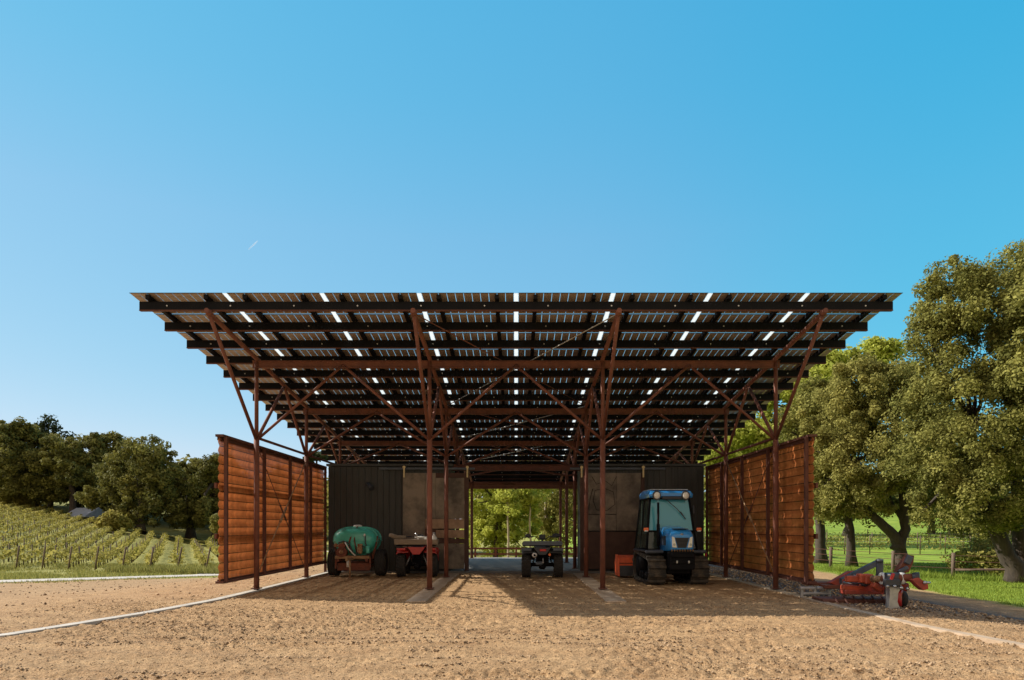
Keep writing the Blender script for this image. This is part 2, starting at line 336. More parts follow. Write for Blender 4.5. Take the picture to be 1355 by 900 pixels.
PW, PD = 1.811, 0.950      # solar panel size
def panel_mat():
    m = bpy.data.materials.new('solar_laminate'); m.use_nodes = True; n = m.node_tree.nodes; L = m.node_tree.links
    p = n['Principled BSDF']; p.inputs['Roughness'].default_value = 0.28; p.inputs['Base Color'].default_value = (0.37, 0.295, 0.235, 1)
    at_ = n.new('ShaderNodeAttribute'); at_.attribute_name = 'cell'   # placeholder keeps the node tree readable
    tc = n.new('ShaderNodeTexCoord'); sp = n.new('ShaderNodeSeparateXYZ'); L.new(tc.outputs['Object'], sp.inputs[0])
    def line(sock, period, half):
        a = n.new('ShaderNodeMath'); a.operation = 'DIVIDE'; a.inputs[1].default_value = period; L.new(sock, a.inputs[0])
        b = n.new('ShaderNodeMath'); b.operation = 'FRACT'; L.new(a.outputs[0], b.inputs[0])
        c = n.new('ShaderNodeMath'); c.operation = 'SUBTRACT'; c.inputs[1].default_value = 0.5; L.new(b.outputs[0], c.inputs[0])
        d = n.new('ShaderNodeMath'); d.operation = 'ABSOLUTE'; L.new(c.outputs[0], d.inputs[0])
        e = n.new('ShaderNodeMath'); e.operation = 'GREATER_THAN'; e.inputs[1].default_value = 0.5 - half / period; L.new(d.outputs[0], e.inputs[0])
        return e.outputs[0]
    lx = line(sp.outputs[0], PW / 11, 0.006); ly = line(sp.outputs[1], PD / 6, 0.005)
    mx = n.new('ShaderNodeMath'); mx.operation = 'MAXIMUM'; L.new(lx, mx.inputs[0]); L.new(ly, mx.inputs[1])
    tr = n.new('ShaderNodeBsdfTransparent'); tr.inputs['Color'].default_value = (0.95, 0.96, 0.95, 1)
    m2 = n.new('ShaderNodeMixShader'); L.new(mx.outputs[0], m2.inputs[0]); L.new(p.outputs[0], m2.inputs[1]); L.new(tr.outputs[0], m2.inputs[2])
    n.remove(at_)
    L.new(m2.outputs[0], n['Material Output'].inputs['Surface']); return m
M['panel'] = panel_mat()

# ------------------------------------------------------------------ terrain
def crest(x): return 90 + np.clip(-38 - np.asarray(x, float), -30, 200) * 0.69
def H(x, y):
    x = np.asarray(x, float); y = np.asarray(y, float)
    sL = sstep(6.5, 15, -x); h = -0.047 * np.clip(y - 10, 0, 34) * sL
    h = h + 0.14 * np.log1p(np.exp(np.clip((-x - 41) / 3.0, -30, 30))) * 3.0 * sstep(38, 60, y)
    d = (y - crest(x)) * 0.82
    behind = np.where(d > 0, -0.9 * sstep(0, 4, d) + 0.075 * np.clip(d - 7, 0, 60), 0) * sstep(10, 25, -x)
    h = h + behind
    sR = sstep(6.5, 14, x)
    h = h - 0.85 * sR + sR * (0.034 * np.clip(y - 34, 0, 46) + 0.085 * np.clip(y - 80, 0, 120))
    h = h - 1.2 * sstep(33, 42, y) * (1 - sstep(6, 14, np.abs(x)))
    return h
def Hs(x, y): return float(H(x, y))

def grade(a, b, step0, growth, smax):
    o = [a]; s = step0
    while o[-1] < b: o.append(o[-1] + s); s = min(s * growth, smax)
    return o
xs_half = list(np.arange(0, 8.0, 0.03)) + grade(8.0, 1500, 0.04, 1.045, 200)
xs = np.array(sorted(set([-v for v in xs_half] + xs_half)))
ys = np.array(sorted([-v for v in grade(-5.4, 400, 0.5, 1.3, 100)][::-1] + list(np.arange(5.4, 13, 0.023)) + grade(13.0, 2500, 0.035, 1.022, 250)))
ys = np.unique(ys)
GX, GY = np.meshgrid(xs, ys)
GZ = H(GX, GY)
RUTS = ((6.95, -1.0, .012, .13, .030), (8.15, 0.5, .014, .14, .032), (8.75, -.5, .010, .12, .022), (9.75, 1.5, .016, .14, .030), (10.6, -2, .010, .14, .022), (7.5, 3.0, -.012, .12, .026), (9.2, -3.0, -.010, .12, .024), (11.3, 2.0, .012, .13, .018))
def rut_mask(x, y):
    m_ = np.zeros(np.shape(x))
    for (c0, a, k, wd, dp) in RUTS:
        yc = c0 + k * (x - a) ** 2 + 0.06 * vnoise(x * .9, 0 * x + c0, 31); m_ = m_ + np.exp(-((y - yc) / (wd * 1.2)) ** 4) * sstep(-.25, .25, vnoise(x * .35, 0 * x + c0 * 5, 19))
    return m_
def ruts(x, y):
    """shallow wheel tracks swinging across the yard"""
    d = np.zeros(np.shape(x))
    for (c0, a, k, wd, dp) in RUTS:
        yc = c0 + k * (x - a) ** 2 + 0.06 * vnoise(x * .9, 0 * x + c0, 31); t = (y - yc) / wd
        d = d + dp * (np.exp(-t * t) - 0.6 * np.exp(-(np.abs(t) - 1.7) ** 2 * 2.2)) * (0.55 + 0.9 * np.abs(vnoise(x * .6, 0 * x + c0 * 3, 17)) * 2) * (0.75 + .25 * np.sin(x * 40 + 3 * np.sin(y * 9)))
    return d
def bumps(x, y):
    near = 1 - sstep(16, 40, np.hypot(x, y))
    zone = 0.55 + 0.45 * sstep(-0.05, 0.3, vnoise(x * 0.55 + 11, y * 0.9, 5) + 0.12)
    comp = 1 - 0.75 * np.clip(rut_mask(x, y), 0, 1)
    return near * zone * comp * (0.030 * vnoise(x * 8, y * 10, 1) + 0.038 * vnoise(x * 18, y * 20, 3) + 0.034 * vnoise(x * 31, y * 35, 6)) + near * (0.035 * vnoise(x * 0.8, y * 1.1, 2) * sstep(12.5, 9.5, y) + 0.022 * vnoise(x * 1.7, y * 2.6, 9) * sstep(13, 10, y)) - 0.02 * near - ruts(x, y) * near
GZ = GZ + bumps(GX, GY)
inside_slab = (np.abs(GX) < 6.3) & (GY > 22.3) & (GY < 32.8)
GZ = np.where(inside_slab, GZ - 0.05, GZ)

ROAD = [(-34, 2), (-28.5, 15), (-24.6, 27), (-21.5, 36), (-18.6, 44.5), (-14.5, 58), (-8, 80)]
def seg_dist(x, y, poly):
    best = np.full(np.shape(x), 1e9)
    for (x0, y0), (x1, y1) in zip(poly[:-1], poly[1:]):
        dx, dy = x1 - x0, y1 - y0; t = np.clip(((x - x0) * dx + (y - y0) * dy) / (dx * dx + dy * dy), 0, 1)
        best = np.minimum(best, np.hypot(x - x0 - t * dx, y - y0 - t * dy))
    return best
# grass mask: outside the yard
nz = vnoise(GX * 0.5, GY * 0.5, 8) + 0.5 * vnoise(GX * 1.7, GY * 1.7, 4)
roadx = np.interp(GY, [p[1] for p in ROAD], [p[0] for p in ROAD])
gl = sstep(-3.6, -2.6, -(GX - roadx) + nz * 1.2 - 1.2)      # left of (and a verge along) the road
gr = sstep(14.3, 14.9, GX + 0.45 * nz - 0.055 * (GY - 20))
gb = sstep(35, 38, GY + nz * 2)
grass = np.clip(np.maximum(np.maximum(gl, gr), gb), 0, 1)
gravel = sstep(6.1, 6.5, GX) * sstep(11, 14, GY) * (1 - sstep(11.5, 14.0, GX + nz)) * (1 - sstep(30, 34, GY))
field = sstep(30, 60, GY) * sstep(8, 14, GX)

def ground_mat():
    m = bpy.data.materials.new('yard_ground'); m.use_nodes = True; n = m.node_tree.nodes; L = m.node_tree.links
    p = n['Principled BSDF']; p.inputs['Roughness'].default_value = 0.95; p.inputs['Specular IOR Level'].default_value = 0.2
    tc = n.new('ShaderNodeTexCoord')
    def noise(scale, detail, stretch=None):
        t = n.new('ShaderNodeTexNoise'); t.inputs['Scale'].default_value = scale; t.inputs['Detail'].default_value = detail; t.inputs['Roughness'].default_value = 0.65
        if stretch:
            mp = n.new('ShaderNodeMapping'); mp.inputs['Scale'].default_value = stretch; L.new(tc.outputs['Object'], mp.inputs[0]); L.new(mp.outputs[0], t.inputs['Vector'])
        else: L.new(tc.outputs['Object'], t.inputs['Vector'])
        return t.outputs['Fac']
    def ramp(f, c0, c1, a=0.3, b=0.7):
        r = n.new('ShaderNodeValToRGB'); r.color_ramp.elements[0].position = a; r.color_ramp.elements[1].position = b
        r.color_ramp.elements[0].color = (*c0, 1); r.color_ramp.elements[1].color = (*c1, 1); L.new(f, r.inputs[0]); return r.outputs[0]
    def mix(f, a, b, mode='MIX'):
        x = n.new('ShaderNodeMix'); x.data_type = 'RGBA'; x.blend_type = mode
        if isinstance(f, float): x.inputs[0].default_value = f
        else: L.new(f, x.inputs[0])
        L.new(a, x.inputs[6]); L.new(b, x.inputs[7]); return x.outputs[2]
    def attr(a):
        t = n.new('ShaderNodeAttribute'); t.attribute_name = a; return t.outputs['Fac']
    dirt = ramp(noise(1.1, 8, (1, 1.8, 1)), (0.320, 0.203, 0.108), (0.495, 0.338, 0.186))
    speck = ramp(noise(55, 4), (0.32, 0.27, 0.22), (1.20, 1.17, 1.13), 0.34, 0.60)
    dirt = mix(0.75, dirt, speck, 'MULTIPLY')
    grav = ramp(noise(38, 5), (0.035, 0.032, 0.032), (0.21, 0.19, 0.175), 0.35, 0.65)
    grs = ramp(noise(0.6, 8), (0.18, 0.185, 0.04), (0.36, 0.33, 0.10))
    grs = mix(attr('lush'), grs, ramp(noise(0.6, 8), (0.12, 0.20, 0.022), (0.28, 0.37, 0.05)))
    col = mix(attr('gravel'), dirt, grav); col = mix(attr('grass'), col, grs)
    L.new(col, p.inputs['Base Color'])
    b = n.new('ShaderNodeBump'); b.inputs['Strength'].default_value = 0.8; b.inputs['Distance'].default_value = 0.025
    L.new(noise(30, 8), b.inputs['Height']); L.new(b.outputs[0], p.inputs['Normal'])
    return m
M['ground'] = ground_mat()
ny, nx = GX.shape
idx = np.arange(ny * nx).reshape(ny, nx)
Fq = np.stack([idx[:-1, :-1], idx[:-1, 1:], idx[1:, 1:], idx[1:, :-1]], -1).reshape(-1, 4)
g = np_mesh('ground', np.stack([GX, GY, GZ], -1).reshape(-1, 3), Fq, M['ground'], smooth=True, attr={'grass': grass.ravel(), 'gravel': gravel.ravel(), 'lush': sstep(0, 8, GX).ravel()})
tag(g, 'tan dirt yard running into green grass around the barn', 'ground', kind='structure')

def ribbon(name, poly, width, mats, lift, label, step=0.5, zf=None, thick=0.0):
    P = []
    for (a, b) in zip(poly[:-1], poly[1:]):
        a = Vector(a); b = Vector(b); k = max(1, int((b - a).length / step))
        for i in range(k): P.append(a.lerp(b, i / k))
    P.append(Vector(poly[-1])); bm_ = bmesh.new(); prev = None
    for i, p in enumerate(P):
        t = (P[min(i + 1, len(P) - 1)] - P[max(i - 1, 0)]).normalized(); nrm = Vector((-t.y, t.x))
        row = []
        for sgn, dz in ((-1, -thick), (-1, 0), (1, 0), (1, -thick)):
            wv = width * (1 + (0 if thick else 0.12 * float(vnoise(p.y * 0.3, sgn * 3.0, 5))))
            q = p + nrm * sgn * wv / 2
            row.append(bm_.verts.new((q.x, q.y, (Hs(q.x, q.y) if zf is None else zf(q.x, q.y)) + lift + dz)))
        if prev:
            for k in range(3):
                if k != 1 and not thick: continue
                bm_.faces.new((prev[k], prev[k + 1], row[k + 1], row[k]))
        if thick and (prev is None or i == len(P) - 1): bm_.faces.new(row)
        prev = row
    bmesh.ops.recalc_face_normals(bm_, faces=bm_.faces)
    me = bpy.data.meshes.new(name); bm_.to_mesh(me); bm_.free(); me.materials.append(mats); o = link(name, me)
    tag(o, label, None, kind='structure'); return o
M['road'] = mat('gravel_road', (0.40, 0.37, 0.33), 0.95, 0, (0.55, 0.51, 0.46), 6, bump=0.4, bscale=30)
rd = ribbon('road', ROAD, 3.4, M['road'], 0.02, 'pale gravel road between the dirt yard and the vineyard')
far_road = [(-104, 137), (-66, 110), (-47, 97.5), (-33, 90), (-20, 84)]
ribbon('road', far_road, 3.5, M['road'], 0.75, 'pale track passing behind the crest of the vineyard', step=2)
ribbon('kerb', [(-9.4, 6.2), (-7.7, 8.4), (-7.0, 9.6), (-6.4, 12.0), (-6.12, 14.0), (-6.06, 16.0), (-6.06, 22.6)], 0.19, M['concrete'], 0.012, 'pale concrete strip along the left side of the barn', thick=0.16)
ribbon('kerb', [(7.6, 6.2), (6.9, 7.6), (6.4, 8.9), (6.12, 10.6), (6.06, 12.5), (6.06, 16.0), (6.06, 22.6)], 0.16, M['dusty_concrete'], 0.003, 'pale concrete strip along the right side of the barn', thick=0.16)
for sx, side in ((-1, 'left'), (1, 'right')):
    m = MB(); m.box((sx * 2.0, 17.9, -0.09), (0.40, 8.2, 0.2), bev=0.012)
    tag(m.build('footing', M['dusty_concrete']), 'concrete footing strip under the %s inner columns' % side, kind='structure')
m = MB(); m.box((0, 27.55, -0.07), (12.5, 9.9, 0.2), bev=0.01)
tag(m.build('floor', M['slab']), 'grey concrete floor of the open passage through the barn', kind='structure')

# ------------------------------------------------------------------ the barn
barn = thing('equipment_barn', 'open rusty steel barn with a tilted solar panel roof and corrugated side walls', 'barn', (0, 22, 0))
def PZ(y): return 5.85 - 0.12 * (y - 13.75)         # purlin centre line
ROWS = [16.23, 20.09, 23.95, 27.8, 31.66]
COLX = [-6.06, -2.02, 2.02, 6.06]
NODE = 3.5
SL = math.atan(0.12)
# purlins: C section, dark web with a rusty bottom flange and bolt heads
def purlin_mesh():
    m = MB()
    m.box((0, 0, 0), (14.9, 0.012, 0.17), mi=0); m.box((0, 0.033, 0.086), (14.9, 0.055, 0.010), mi=0)
    m.box((0, 0.020, -0.088), (14.9, 0.075, 0.018), mi=1); m.box((0, 0.058, -0.074), (14.9, 0.006, 0.014), mi=1)
    for k in range(12):
        x = -6.9 + k * 1.255; m.lathe([(0.016, 0), (0.016, 0.012)], (x, -0.018, 0), 'Y', 8, mi=2)
    return m
p0 = None
for i in range(20):
    y = 13.75 + 0.987 * i if i < 19 else 32.2
    if p0 is None:
        p0 = purlin_mesh().build('purlin', [M['black_steel'], M['rust_dark'], M['galv']], barn)
        o = p0
    else:
        o = p0.copy(); C.objects.link(o); o.parent = barn
    o.matrix_parent_inverse = Matrix.Identity(4); o.location = (0, y - 22, PZ(y))
# rails between purlins and panels, running with the slope
Y0 = 13.6; PITX = 1.903; PITY = 0.987; NR = 19
for c in range(8):
    for fr in (0.2, 0.8):
        x = (c - 4) * PITX + PITX * fr; m = MB(); ya, yb = Y0 + 0.03, Y0 + NR * PITY - 0.05
        sec = lambda y: [(x - 0.04, y, PZ(y) + 0.093), (x + 0.04, y, PZ(y) + 0.093), (x + 0.04, y, PZ(y) + 0.172), (x - 0.04, y, PZ(y) + 0.172)]
        m.loft([sec(ya), sec(yb)], smooth=False); m.build('panel_rail', M['black_steel'], barn, True)
# solar panels; object axes start at the corner of a panel so that the cell grid fits
def panel_mesh():
    m = MB(); m.box((PW / 2, PD / 2, 0), (PW, PD, 0.007), mi=0)
    m.box((PW / 2, 0.004, 0), (PW + 0.004, 0.008, 0.011), mi=1); m.box((PW / 2, PD - 0.004, 0), (PW + 0.004, 0.008, 0.011), mi=1)
    return m
first = None; far_V = []
for r in range(NR):
    for c in range(8):
        x = (c - 4) * PITX + (PITX - PW) / 2; y = Y0 + r * PITY
        if r < 12:
            if first is None: first = panel_mesh().build('solar_panel', [M['panel'], M['black_steel']], barn); o = first
            else: o = first.copy(); C.objects.link(o); o.parent = barn
            o.location = (x, y - 22, PZ(y) + 0.190); o.rotation_euler = (-SL, 0, 0)
# far rows: one part, each panel still a separate slab
m = MB()
yb0 = Y0 + 12 * PITY
for r in range(12, NR):
    for c in range(8):
        m.box(((c - 4) * PITX + PITX / 2 + 0, (r - 12) * PITY + PD / 2, 0), (PW, PD, 0.007))
fp = m.build('solar_panels', M['panel'], barn); fp['kind'] = 'stuff'
fp.location = (0, yb0 - 22, PZ(yb0) + 0.190); fp.rotation_euler = (-SL, 0, 0)
M['light_strip'] = leaf_mat('translucent_strip', (0.85, 0.88, 0.88), (0.85, 0.88, 0.88), 0.85)
for c in range(1, 8):
    xg = (c - 4) * PITX; m = MB()
    sec = lambda y: [(xg - 0.045, y, PZ(y) + 0.186), (xg + 0.045, y, PZ(y) + 0.186), (xg + 0.045, y, PZ(y) + 0.190), (xg - 0.045, y, PZ(y) + 0.190)]
    m.loft([sec(Y0 + 0.01), sec(Y0 + NR * PITY - 0.04)], smooth=False); m.build('light_strip', M['light_strip'], barn, True)
# columns, branching struts, rafters, cross beams
for x in COLX:
    for y in ROWS:
        m = MB(); m.tube((x, y, 0.02), (x, y, NODE + 0.05), 0.063, 12); m.tube((x, y, NODE), (x, y, PZ(y) - 0.2), 0.046, 10)
        o = m.build('column', M['rust_steel'], barn, True)
        b = MB(); b.box((x, y, 0.045), (0.2, 0.2, 0.02)); b.build('base_plate', M['rust_dark'], o).matrix_parent_inverse = Matrix.Translation(-Vector(barn.location)).inverted() @ Matrix.Translation(-Vector(barn.location))
        yf = 13.72 if y == ROWS[0] else y - 1.93
        yb = y + 1.93
        for yy in (yf, yb):
            if yy > 32.2: continue
            m = MB(); m.tube((x, y, NODE), (x, yy, PZ(yy) - 0.17), 0.040, 10)
            if yy == 13.72: m.ell((x, yy, PZ(yy) - 0.15), (0.07, 0.07, 0.07))
            m.build('strut', M['rust_steel'], barn, True)
        for sx in (-1, 1):
            xx = x + sx * 2.02
            if abs(xx) > 6.1: continue
            m = MB(); m.tube((x, y, NODE), (xx, y, PZ(y) - 0.30), 0.034, 8); m.build('strut', M['rust_steel'], barn, True)
    m = MB(); m.tube((x, 13.6, PZ(13.6) - 0.148), (x, 32.2, PZ(32.2) - 0.148), 0.05, 10); m.build('rafter', M['rust_steel'], barn, True)
for y in ROWS:
    m = MB(); z = PZ(y) - 0.285
    m.box((0, y, z), (12.3, 0.012, 0.15)); m.box((0, y, z + 0.078), (12.3, 0.10, 0.010)); m.box((0, y, z - 0.078), (12.3, 0.10, 0.010))
    m.build('cross_beam', M['rust_steel'], barn, True)
m = MB(); m.box((0, 32.25, 3.37), (12.6, 0.12, 0.30)); m.build('end_beam', M['rust_steel'], barn, True)
for sx in (-1, 1):
    m = MB(); m.tube((sx * 6.06, 16.23, NODE + 0.06), (sx * 6.06, 31.8, NODE + 0.06), 0.035, 8); m.build('eave_tube', M['rust_dark'], barn, True)
# tie rods: roof bracing in the middle bay and X bracing on the side walls
for (a, b) in ((0, 1), (1, 2), (2, 3)):
    ya = 13.8 if a == 0 else ROWS[a]; yb = ROWS[a + 1] if a else ROWS[1]
    for sx in (-1, 1):
        m = MB(); m.tube((-2.02 * sx, ya, PZ(ya) - 0.13), (2.02 * sx, yb, PZ(yb) - 0.13), 0.012, 6)
        m.path([(-2.02 * sx + 4.04 * sx * t, ya + (yb - ya) * t, PZ(ya + (yb - ya) * t) - 0.13) for t in (0.44, 0.5)], 0.026, 8)
        m.build('tie_rod', M['rust_steel' if sx > 0 else 'galv'], barn, True)
for s in (-1, 1):
    for (ya, za, yb, zb, mm, rr) in ((16.23, NODE - 0.1, 20.09, 0.15, 'rust_dark', 0.011), (16.23, 0.3, 20.09, NODE - 0.1, 'rusty_yellow', 0.017)):
        m = MB(); m.tube((s * 6.06, ya, za), (s * 6.06, yb, zb), rr, 6)
        m.path([(s * 6.06, ya + (yb - ya) * t, za + (zb - za) * t) for t in (0.42, 0.54)], rr * 2.0, 8)
        m.build('tie_rod', M[mm], barn, True)
# corrugated perforated side walls
WZ0, WZ1, WY0, WY1 = 0.33, 3.38, 14.66, 22.68
for s, side in ((-1, 'left'), (1, 'right')):
    nz_, nyy = 16 * 14, 9; V = []
    xw = s * 6.27
    for j in range(nyy):
        y = WY0 + (WY1 - WY0) * j / (nyy - 1)
        for i in range(nz_ + 1):
            z = WZ0 + (WZ1 - WZ0) * i / nz_
            V.append((xw + s * 0.015 * (0.55 * (2 * abs(math.sin(math.pi * 16 * i / nz_)) - 1) - 0.45 * math.cos(2 * math.pi * 16 * i / nz_)), y, z))
    V = np.array(V); ii = np.arange(nyy * (nz_ + 1)).reshape(nyy, nz_ + 1)
    Fw = np.stack([ii[:-1, :-1], ii[:-1, 1:], ii[1:, 1:], ii[1:, :-1]], -1).reshape(-1, 4)
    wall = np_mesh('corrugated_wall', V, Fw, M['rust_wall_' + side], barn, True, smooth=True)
    sol = wall.modifiers.new('thickness', 'SOLIDIFY'); sol.thickness = 0.004; sol.offset = 0
    def sub(mb, name, mm):
        o = mb.build(name, mm, wall); o.matrix_parent_inverse = Matrix.Identity(4); return o
    for y in (14.80, 17.05, 19.0, 20.9, 22.5):
        m = MB(); m.box((s * 6.175, y, (WZ0 + WZ1) / 2), (0.07, 0.07, WZ1 - WZ0 + 0.04)); sub(m, 'stud', M['rust_dark'])
    for z in (1.28, 2.36):
        m = MB(); m.box((s * 6.365, (WY0 + WY1) / 2, z), (0.05, WY1 - WY0 - 0.1, 0.11)); sub(m, 'girt', M['rust_dark'])
    for z in (WZ0 - 0.025, WZ1 + 0.03):
        m = MB(); m.box((s * 6.26, (WY0 + WY1) / 2, z), (0.17, WY1 - WY0, 0.05)); m.box((s * 6.29, (WY0 + WY1) / 2, z - (0.04 if z > 2 else -0.03)), (0.08, WY1 - WY0 - 0.12, 0.11 if z > 2 else 0.06)); sub(m, 'edge_rail', M['rust_dark'])
    m = MB(); m.box((s * 6.175, 22.5, 0.15), (0.07, 0.07, 0.36)); sub(m, 'short_leg', M['rust_dark'])
# storage rooms on both sides of the passage, clad in dark ribbed sheet
def ribbed(x0, x1, y, z0, z1):
    m = MB(); n_ = int((x1 - x0) / 0.2); poly = []
    wd = (x1 - x0) / n_
    for k in range(n_):
        a = x0 + k * wd; poly += [(a, y), (a + wd * 0.72, y), (a + wd * 0.78, y - 0.022), (a + wd * 0.94, y - 0.022)]
    poly += [(x1, y), (x1, y + 0.06), (x0, y + 0.06)]
    m.prism(poly, 'Z', z0, z1); return m
for (x0, x1) in ((-6.14, -2.12), (2.12, 6.14)):
    r_ = ribbed(x0, x1, 22.74, 0.03, 3.44).build('storage_wall', M['dark_clad'], barn, True)
    m = MB()
    for xx in (x0 + 0.03, x1 - 0.03): m.box((xx, 23.42, 1.735), (0.06, 1.22, 3.40))
    m.box(((x0 + x1) / 2, 24.06, 1.735), (x1 - x0, 0.06, 3.40)); m.build('storage_wall', M['dark_clad'], barn, True)
    m = MB(); m.box(((x0 + x1) / 2, 23.4, 3.49), (x1 - x0 + 0.1, 1.5, 0.07)); m.build('storage_roof', M['dark_clad'], barn, True)
m = MB(); m.box((0, 22.92, 3.40), (4.2, 0.16, 0.17)); m.build('header_beam', M['rust_dark'], barn, True)
m = MB(); m.box((-2.9, 22.60, 3.36), (3.1, 0.05, 0.07), bev=0.01); m.build('door_track', M['grey_plastic'], barn, True)
m = MB(); m.box((3.3, 22.60, 3.36), (3.1, 0.05, 0.07), bev=0.01); m.build('door_track', M['grey_plastic'], barn, True)
# sliding doors of salvaged steel plates
def door(x0, x1, plates, label):
    m = MB(); yd = 22.56; zb, zt = 0.04, 3.22
    for (a0, a1, b0, b1, mi) in plates:
        xa, xb = x0 + (x1 - x0) * a0, x0 + (x1 - x0) * a1; za, zc = zb + (zt - zb) * b0, zb + (zt - zb) * b1
        m.box(((xa + xb) / 2, yd, (za + zc) / 2), (xb - xa - 0.008, 0.05 + 0.006 * mi, zc - za - 0.008), bev=0.004, mi=mi)
    d = m.build('sliding_door', [M['door_plate'], M['door_rust'], M['door_light']], barn, True); d['label'] = label
    for xx in (x0 + 0.05, x1 - 0.05):
        h = MB(); h.box((xx, yd - 0.045, 3.25), (0.055, 0.02, 0.36), bev=0.006); h.lathe([(0.05, 0), (0.05, 0.03)], (xx, yd - 0.06, 3.40), 'Y', 12)
        hh = h.build('hanger', M['hanger'], d); hh.matrix_parent_inverse = Matrix.Identity(4)
    return d
door(-3.68, -1.53, [(0, .34, .02, 1, 0), (.34, .5, .5, 1, 0), (.5, .93, .53, .95, 0), (.93, 1, 0, 1, 1), (.5, .93, .95, 1, 1), (.34, .93, .43, .53, 2), (.5, .93, .335, .42, 2), (.34, .5, .335, .5, 1), (.34, .93, .28, .33, 1), (.34, .62, .02, .28, 0), (.62, .93, .02, .28, 0)], 'sliding door of patched steel plates with two pale bands')
door(2.07, 4.17, [(0, .12, 0, 1, 1), (.12, .56, .58, 1, 0), (.12, .56, .41, .575, 0), (.56, .94, .41, 1, 0), (.94, 1, 0, 1, 1), (.12, .94, .02, .40, 1)], 'sliding door of dark patched plates with rusty lower half')
# cut outlines on the right door (thin raised steel beads)
def bead(pts):
    m = MB(); m.path([(x, 22.525, z) for x, z in pts], 0.008, 5); return m
d_right = [o for o in barn.children if o.name.startswith('sliding_door')][1]
for pts in ([(2.45, 3.1), (2.6, 2.85), (2.9, 2.95), (3.1, 2.8), (3.25, 3.1)], [(2.5, 2.3), (2.55, 2.65), (2.85, 2.72), (3.15, 2.6), (3.2, 2.2), (2.95, 2.0), (2.6, 2.02), (2.5, 2.3)], [(2.35, 2.02), (2.4, 2.4), (2.48, 2.7)]):
    o = bead(pts).build('weld_bead', M['black_steel'], d_right); o.matrix_parent_inverse = Matrix.Identity(4)
# wall lamp on the left storage wall
m = MB(); m.box((-4.82, 22.66, 2.86), (0.12, 0.12, 0.14), bev=0.01); m.path([(-4.82, 22.6, 2.88), (-4.72, 22.5, 2.80), (-4.66, 22.42, 2.70)], [0.05, 0.07, 0.09], 10)
m.build('wall_lamp', M['black_plastic'], barn, True)

# low rusty rail beyond the rear of the passage
rail = thing('guard_rail', 'low rusty rail on short posts beyond the rear opening of the barn', 'rail', (0, 34, Hs(0, 34)))
zb = Hs(0, 34)
for x in np.arange(-3.0, 3.01, 1.0):
    m = MB(); m.box((x, 34, zb + 0.24), (0.09, 0.09, 0.52)); m.build('post', M['rust_steel'], rail, True)
for z in (0.17, 0.44):
    m = MB(); m.box((0, 34, zb + z), (6.3, 0.05, 0.08)); m.build('rail_bar', M['rust_steel'], rail, True)

# ------------------------------------------------------------------ trees and plants
rng = np.random.default_rng(11)
def leaf_quads(P, Nrm, size, aspect=0.55, rg=rng):
    n = len(P); r = rg.normal(size=(n, 3)); t = np.cross(Nrm, r); t /= np.linalg.norm(t, axis=1, keepdims=True) + 1e-9
    b = np.cross(Nrm, t); s = (size * rg.uniform(0.6, 1.35, n))[:, None]
    V = np.stack([P - t * s * .5, P - b * s * aspect * .5 + Nrm * s * 0.08, P + t * s * .5, P + b * s * aspect * .5 + Nrm * s * 0.08], 1).reshape(-1, 3)
    return V, np.arange(4 * n).reshape(n, 4)

def crown_points(ells, n_leaf, clump_r, fill=1.0, rg=rng, droop=0.0, per=None):
    """ells: (centre, radii). Clumps spread over each ellipsoid's shell, leaves spread over each clump."""
    vols = np.array([r[0] * r[1] + r[1] * r[2] + r[0] * r[2] for c, r in ells]); vols = vols / vols.sum()
    P = []; N = []; T = []; CC = []
    for (c, r), wv in zip(ells, vols):
        c = np.array(c); r = np.array(r); area = 4.2 * (r[0] * r[1] + r[1] * r[2] + r[0] * r[2])
        ncl = max(5, int(fill * area / (clump_r ** 2 * 2.6)))
        d = rg.normal(size=(ncl, 3)); d /= np.linalg.norm(d, axis=1, keepdims=True); d[:, 2] = np.where(d[:, 2] < -0.55, -d[:, 2], d[:, 2])
        cc = c + d * r * rg.uniform(0.55, 1.14, (ncl, 1)) ; cr = clump_r * rg.uniform(0.45, 1.5, ncl)
        nl = max(4, int(n_leaf * wv / ncl))
        dd = rg.normal(size=(ncl, nl, 3)); dd /= np.linalg.norm(dd, axis=2, keepdims=True)
        rad = rg.uniform(0.15, 1.0, (ncl, nl, 1)) ** 0.5
        off = dd * rad * cr[:, None, None] * np.array([1.0, 1.0, 0.78])
        if droop: off[:, :, 2] -= droop * cr[:, None] * rg.uniform(0, 1, (ncl, nl)) ** 2
        p = cc[:, None, :] + off
        nm = dd * 0.75 + rg.normal(size=dd.shape) * 0.55 + np.array([0, 0, 0.25]); nm /= np.linalg.norm(nm, axis=2, keepdims=True)
        tint = np.clip(rg.uniform(0.1, 0.9, (ncl, 1)) * 0.55 + rg.uniform(0, 1, (ncl, nl)) * 0.45, 0, 1)
        P.append(p.reshape(-1, 3)); N.append(nm.reshape(-1, 3)); T.append(tint.ravel()); CC.append(cc)
    return np.concatenate(P), np.concatenate(N), np.concatenate(T), np.concatenate(CC)

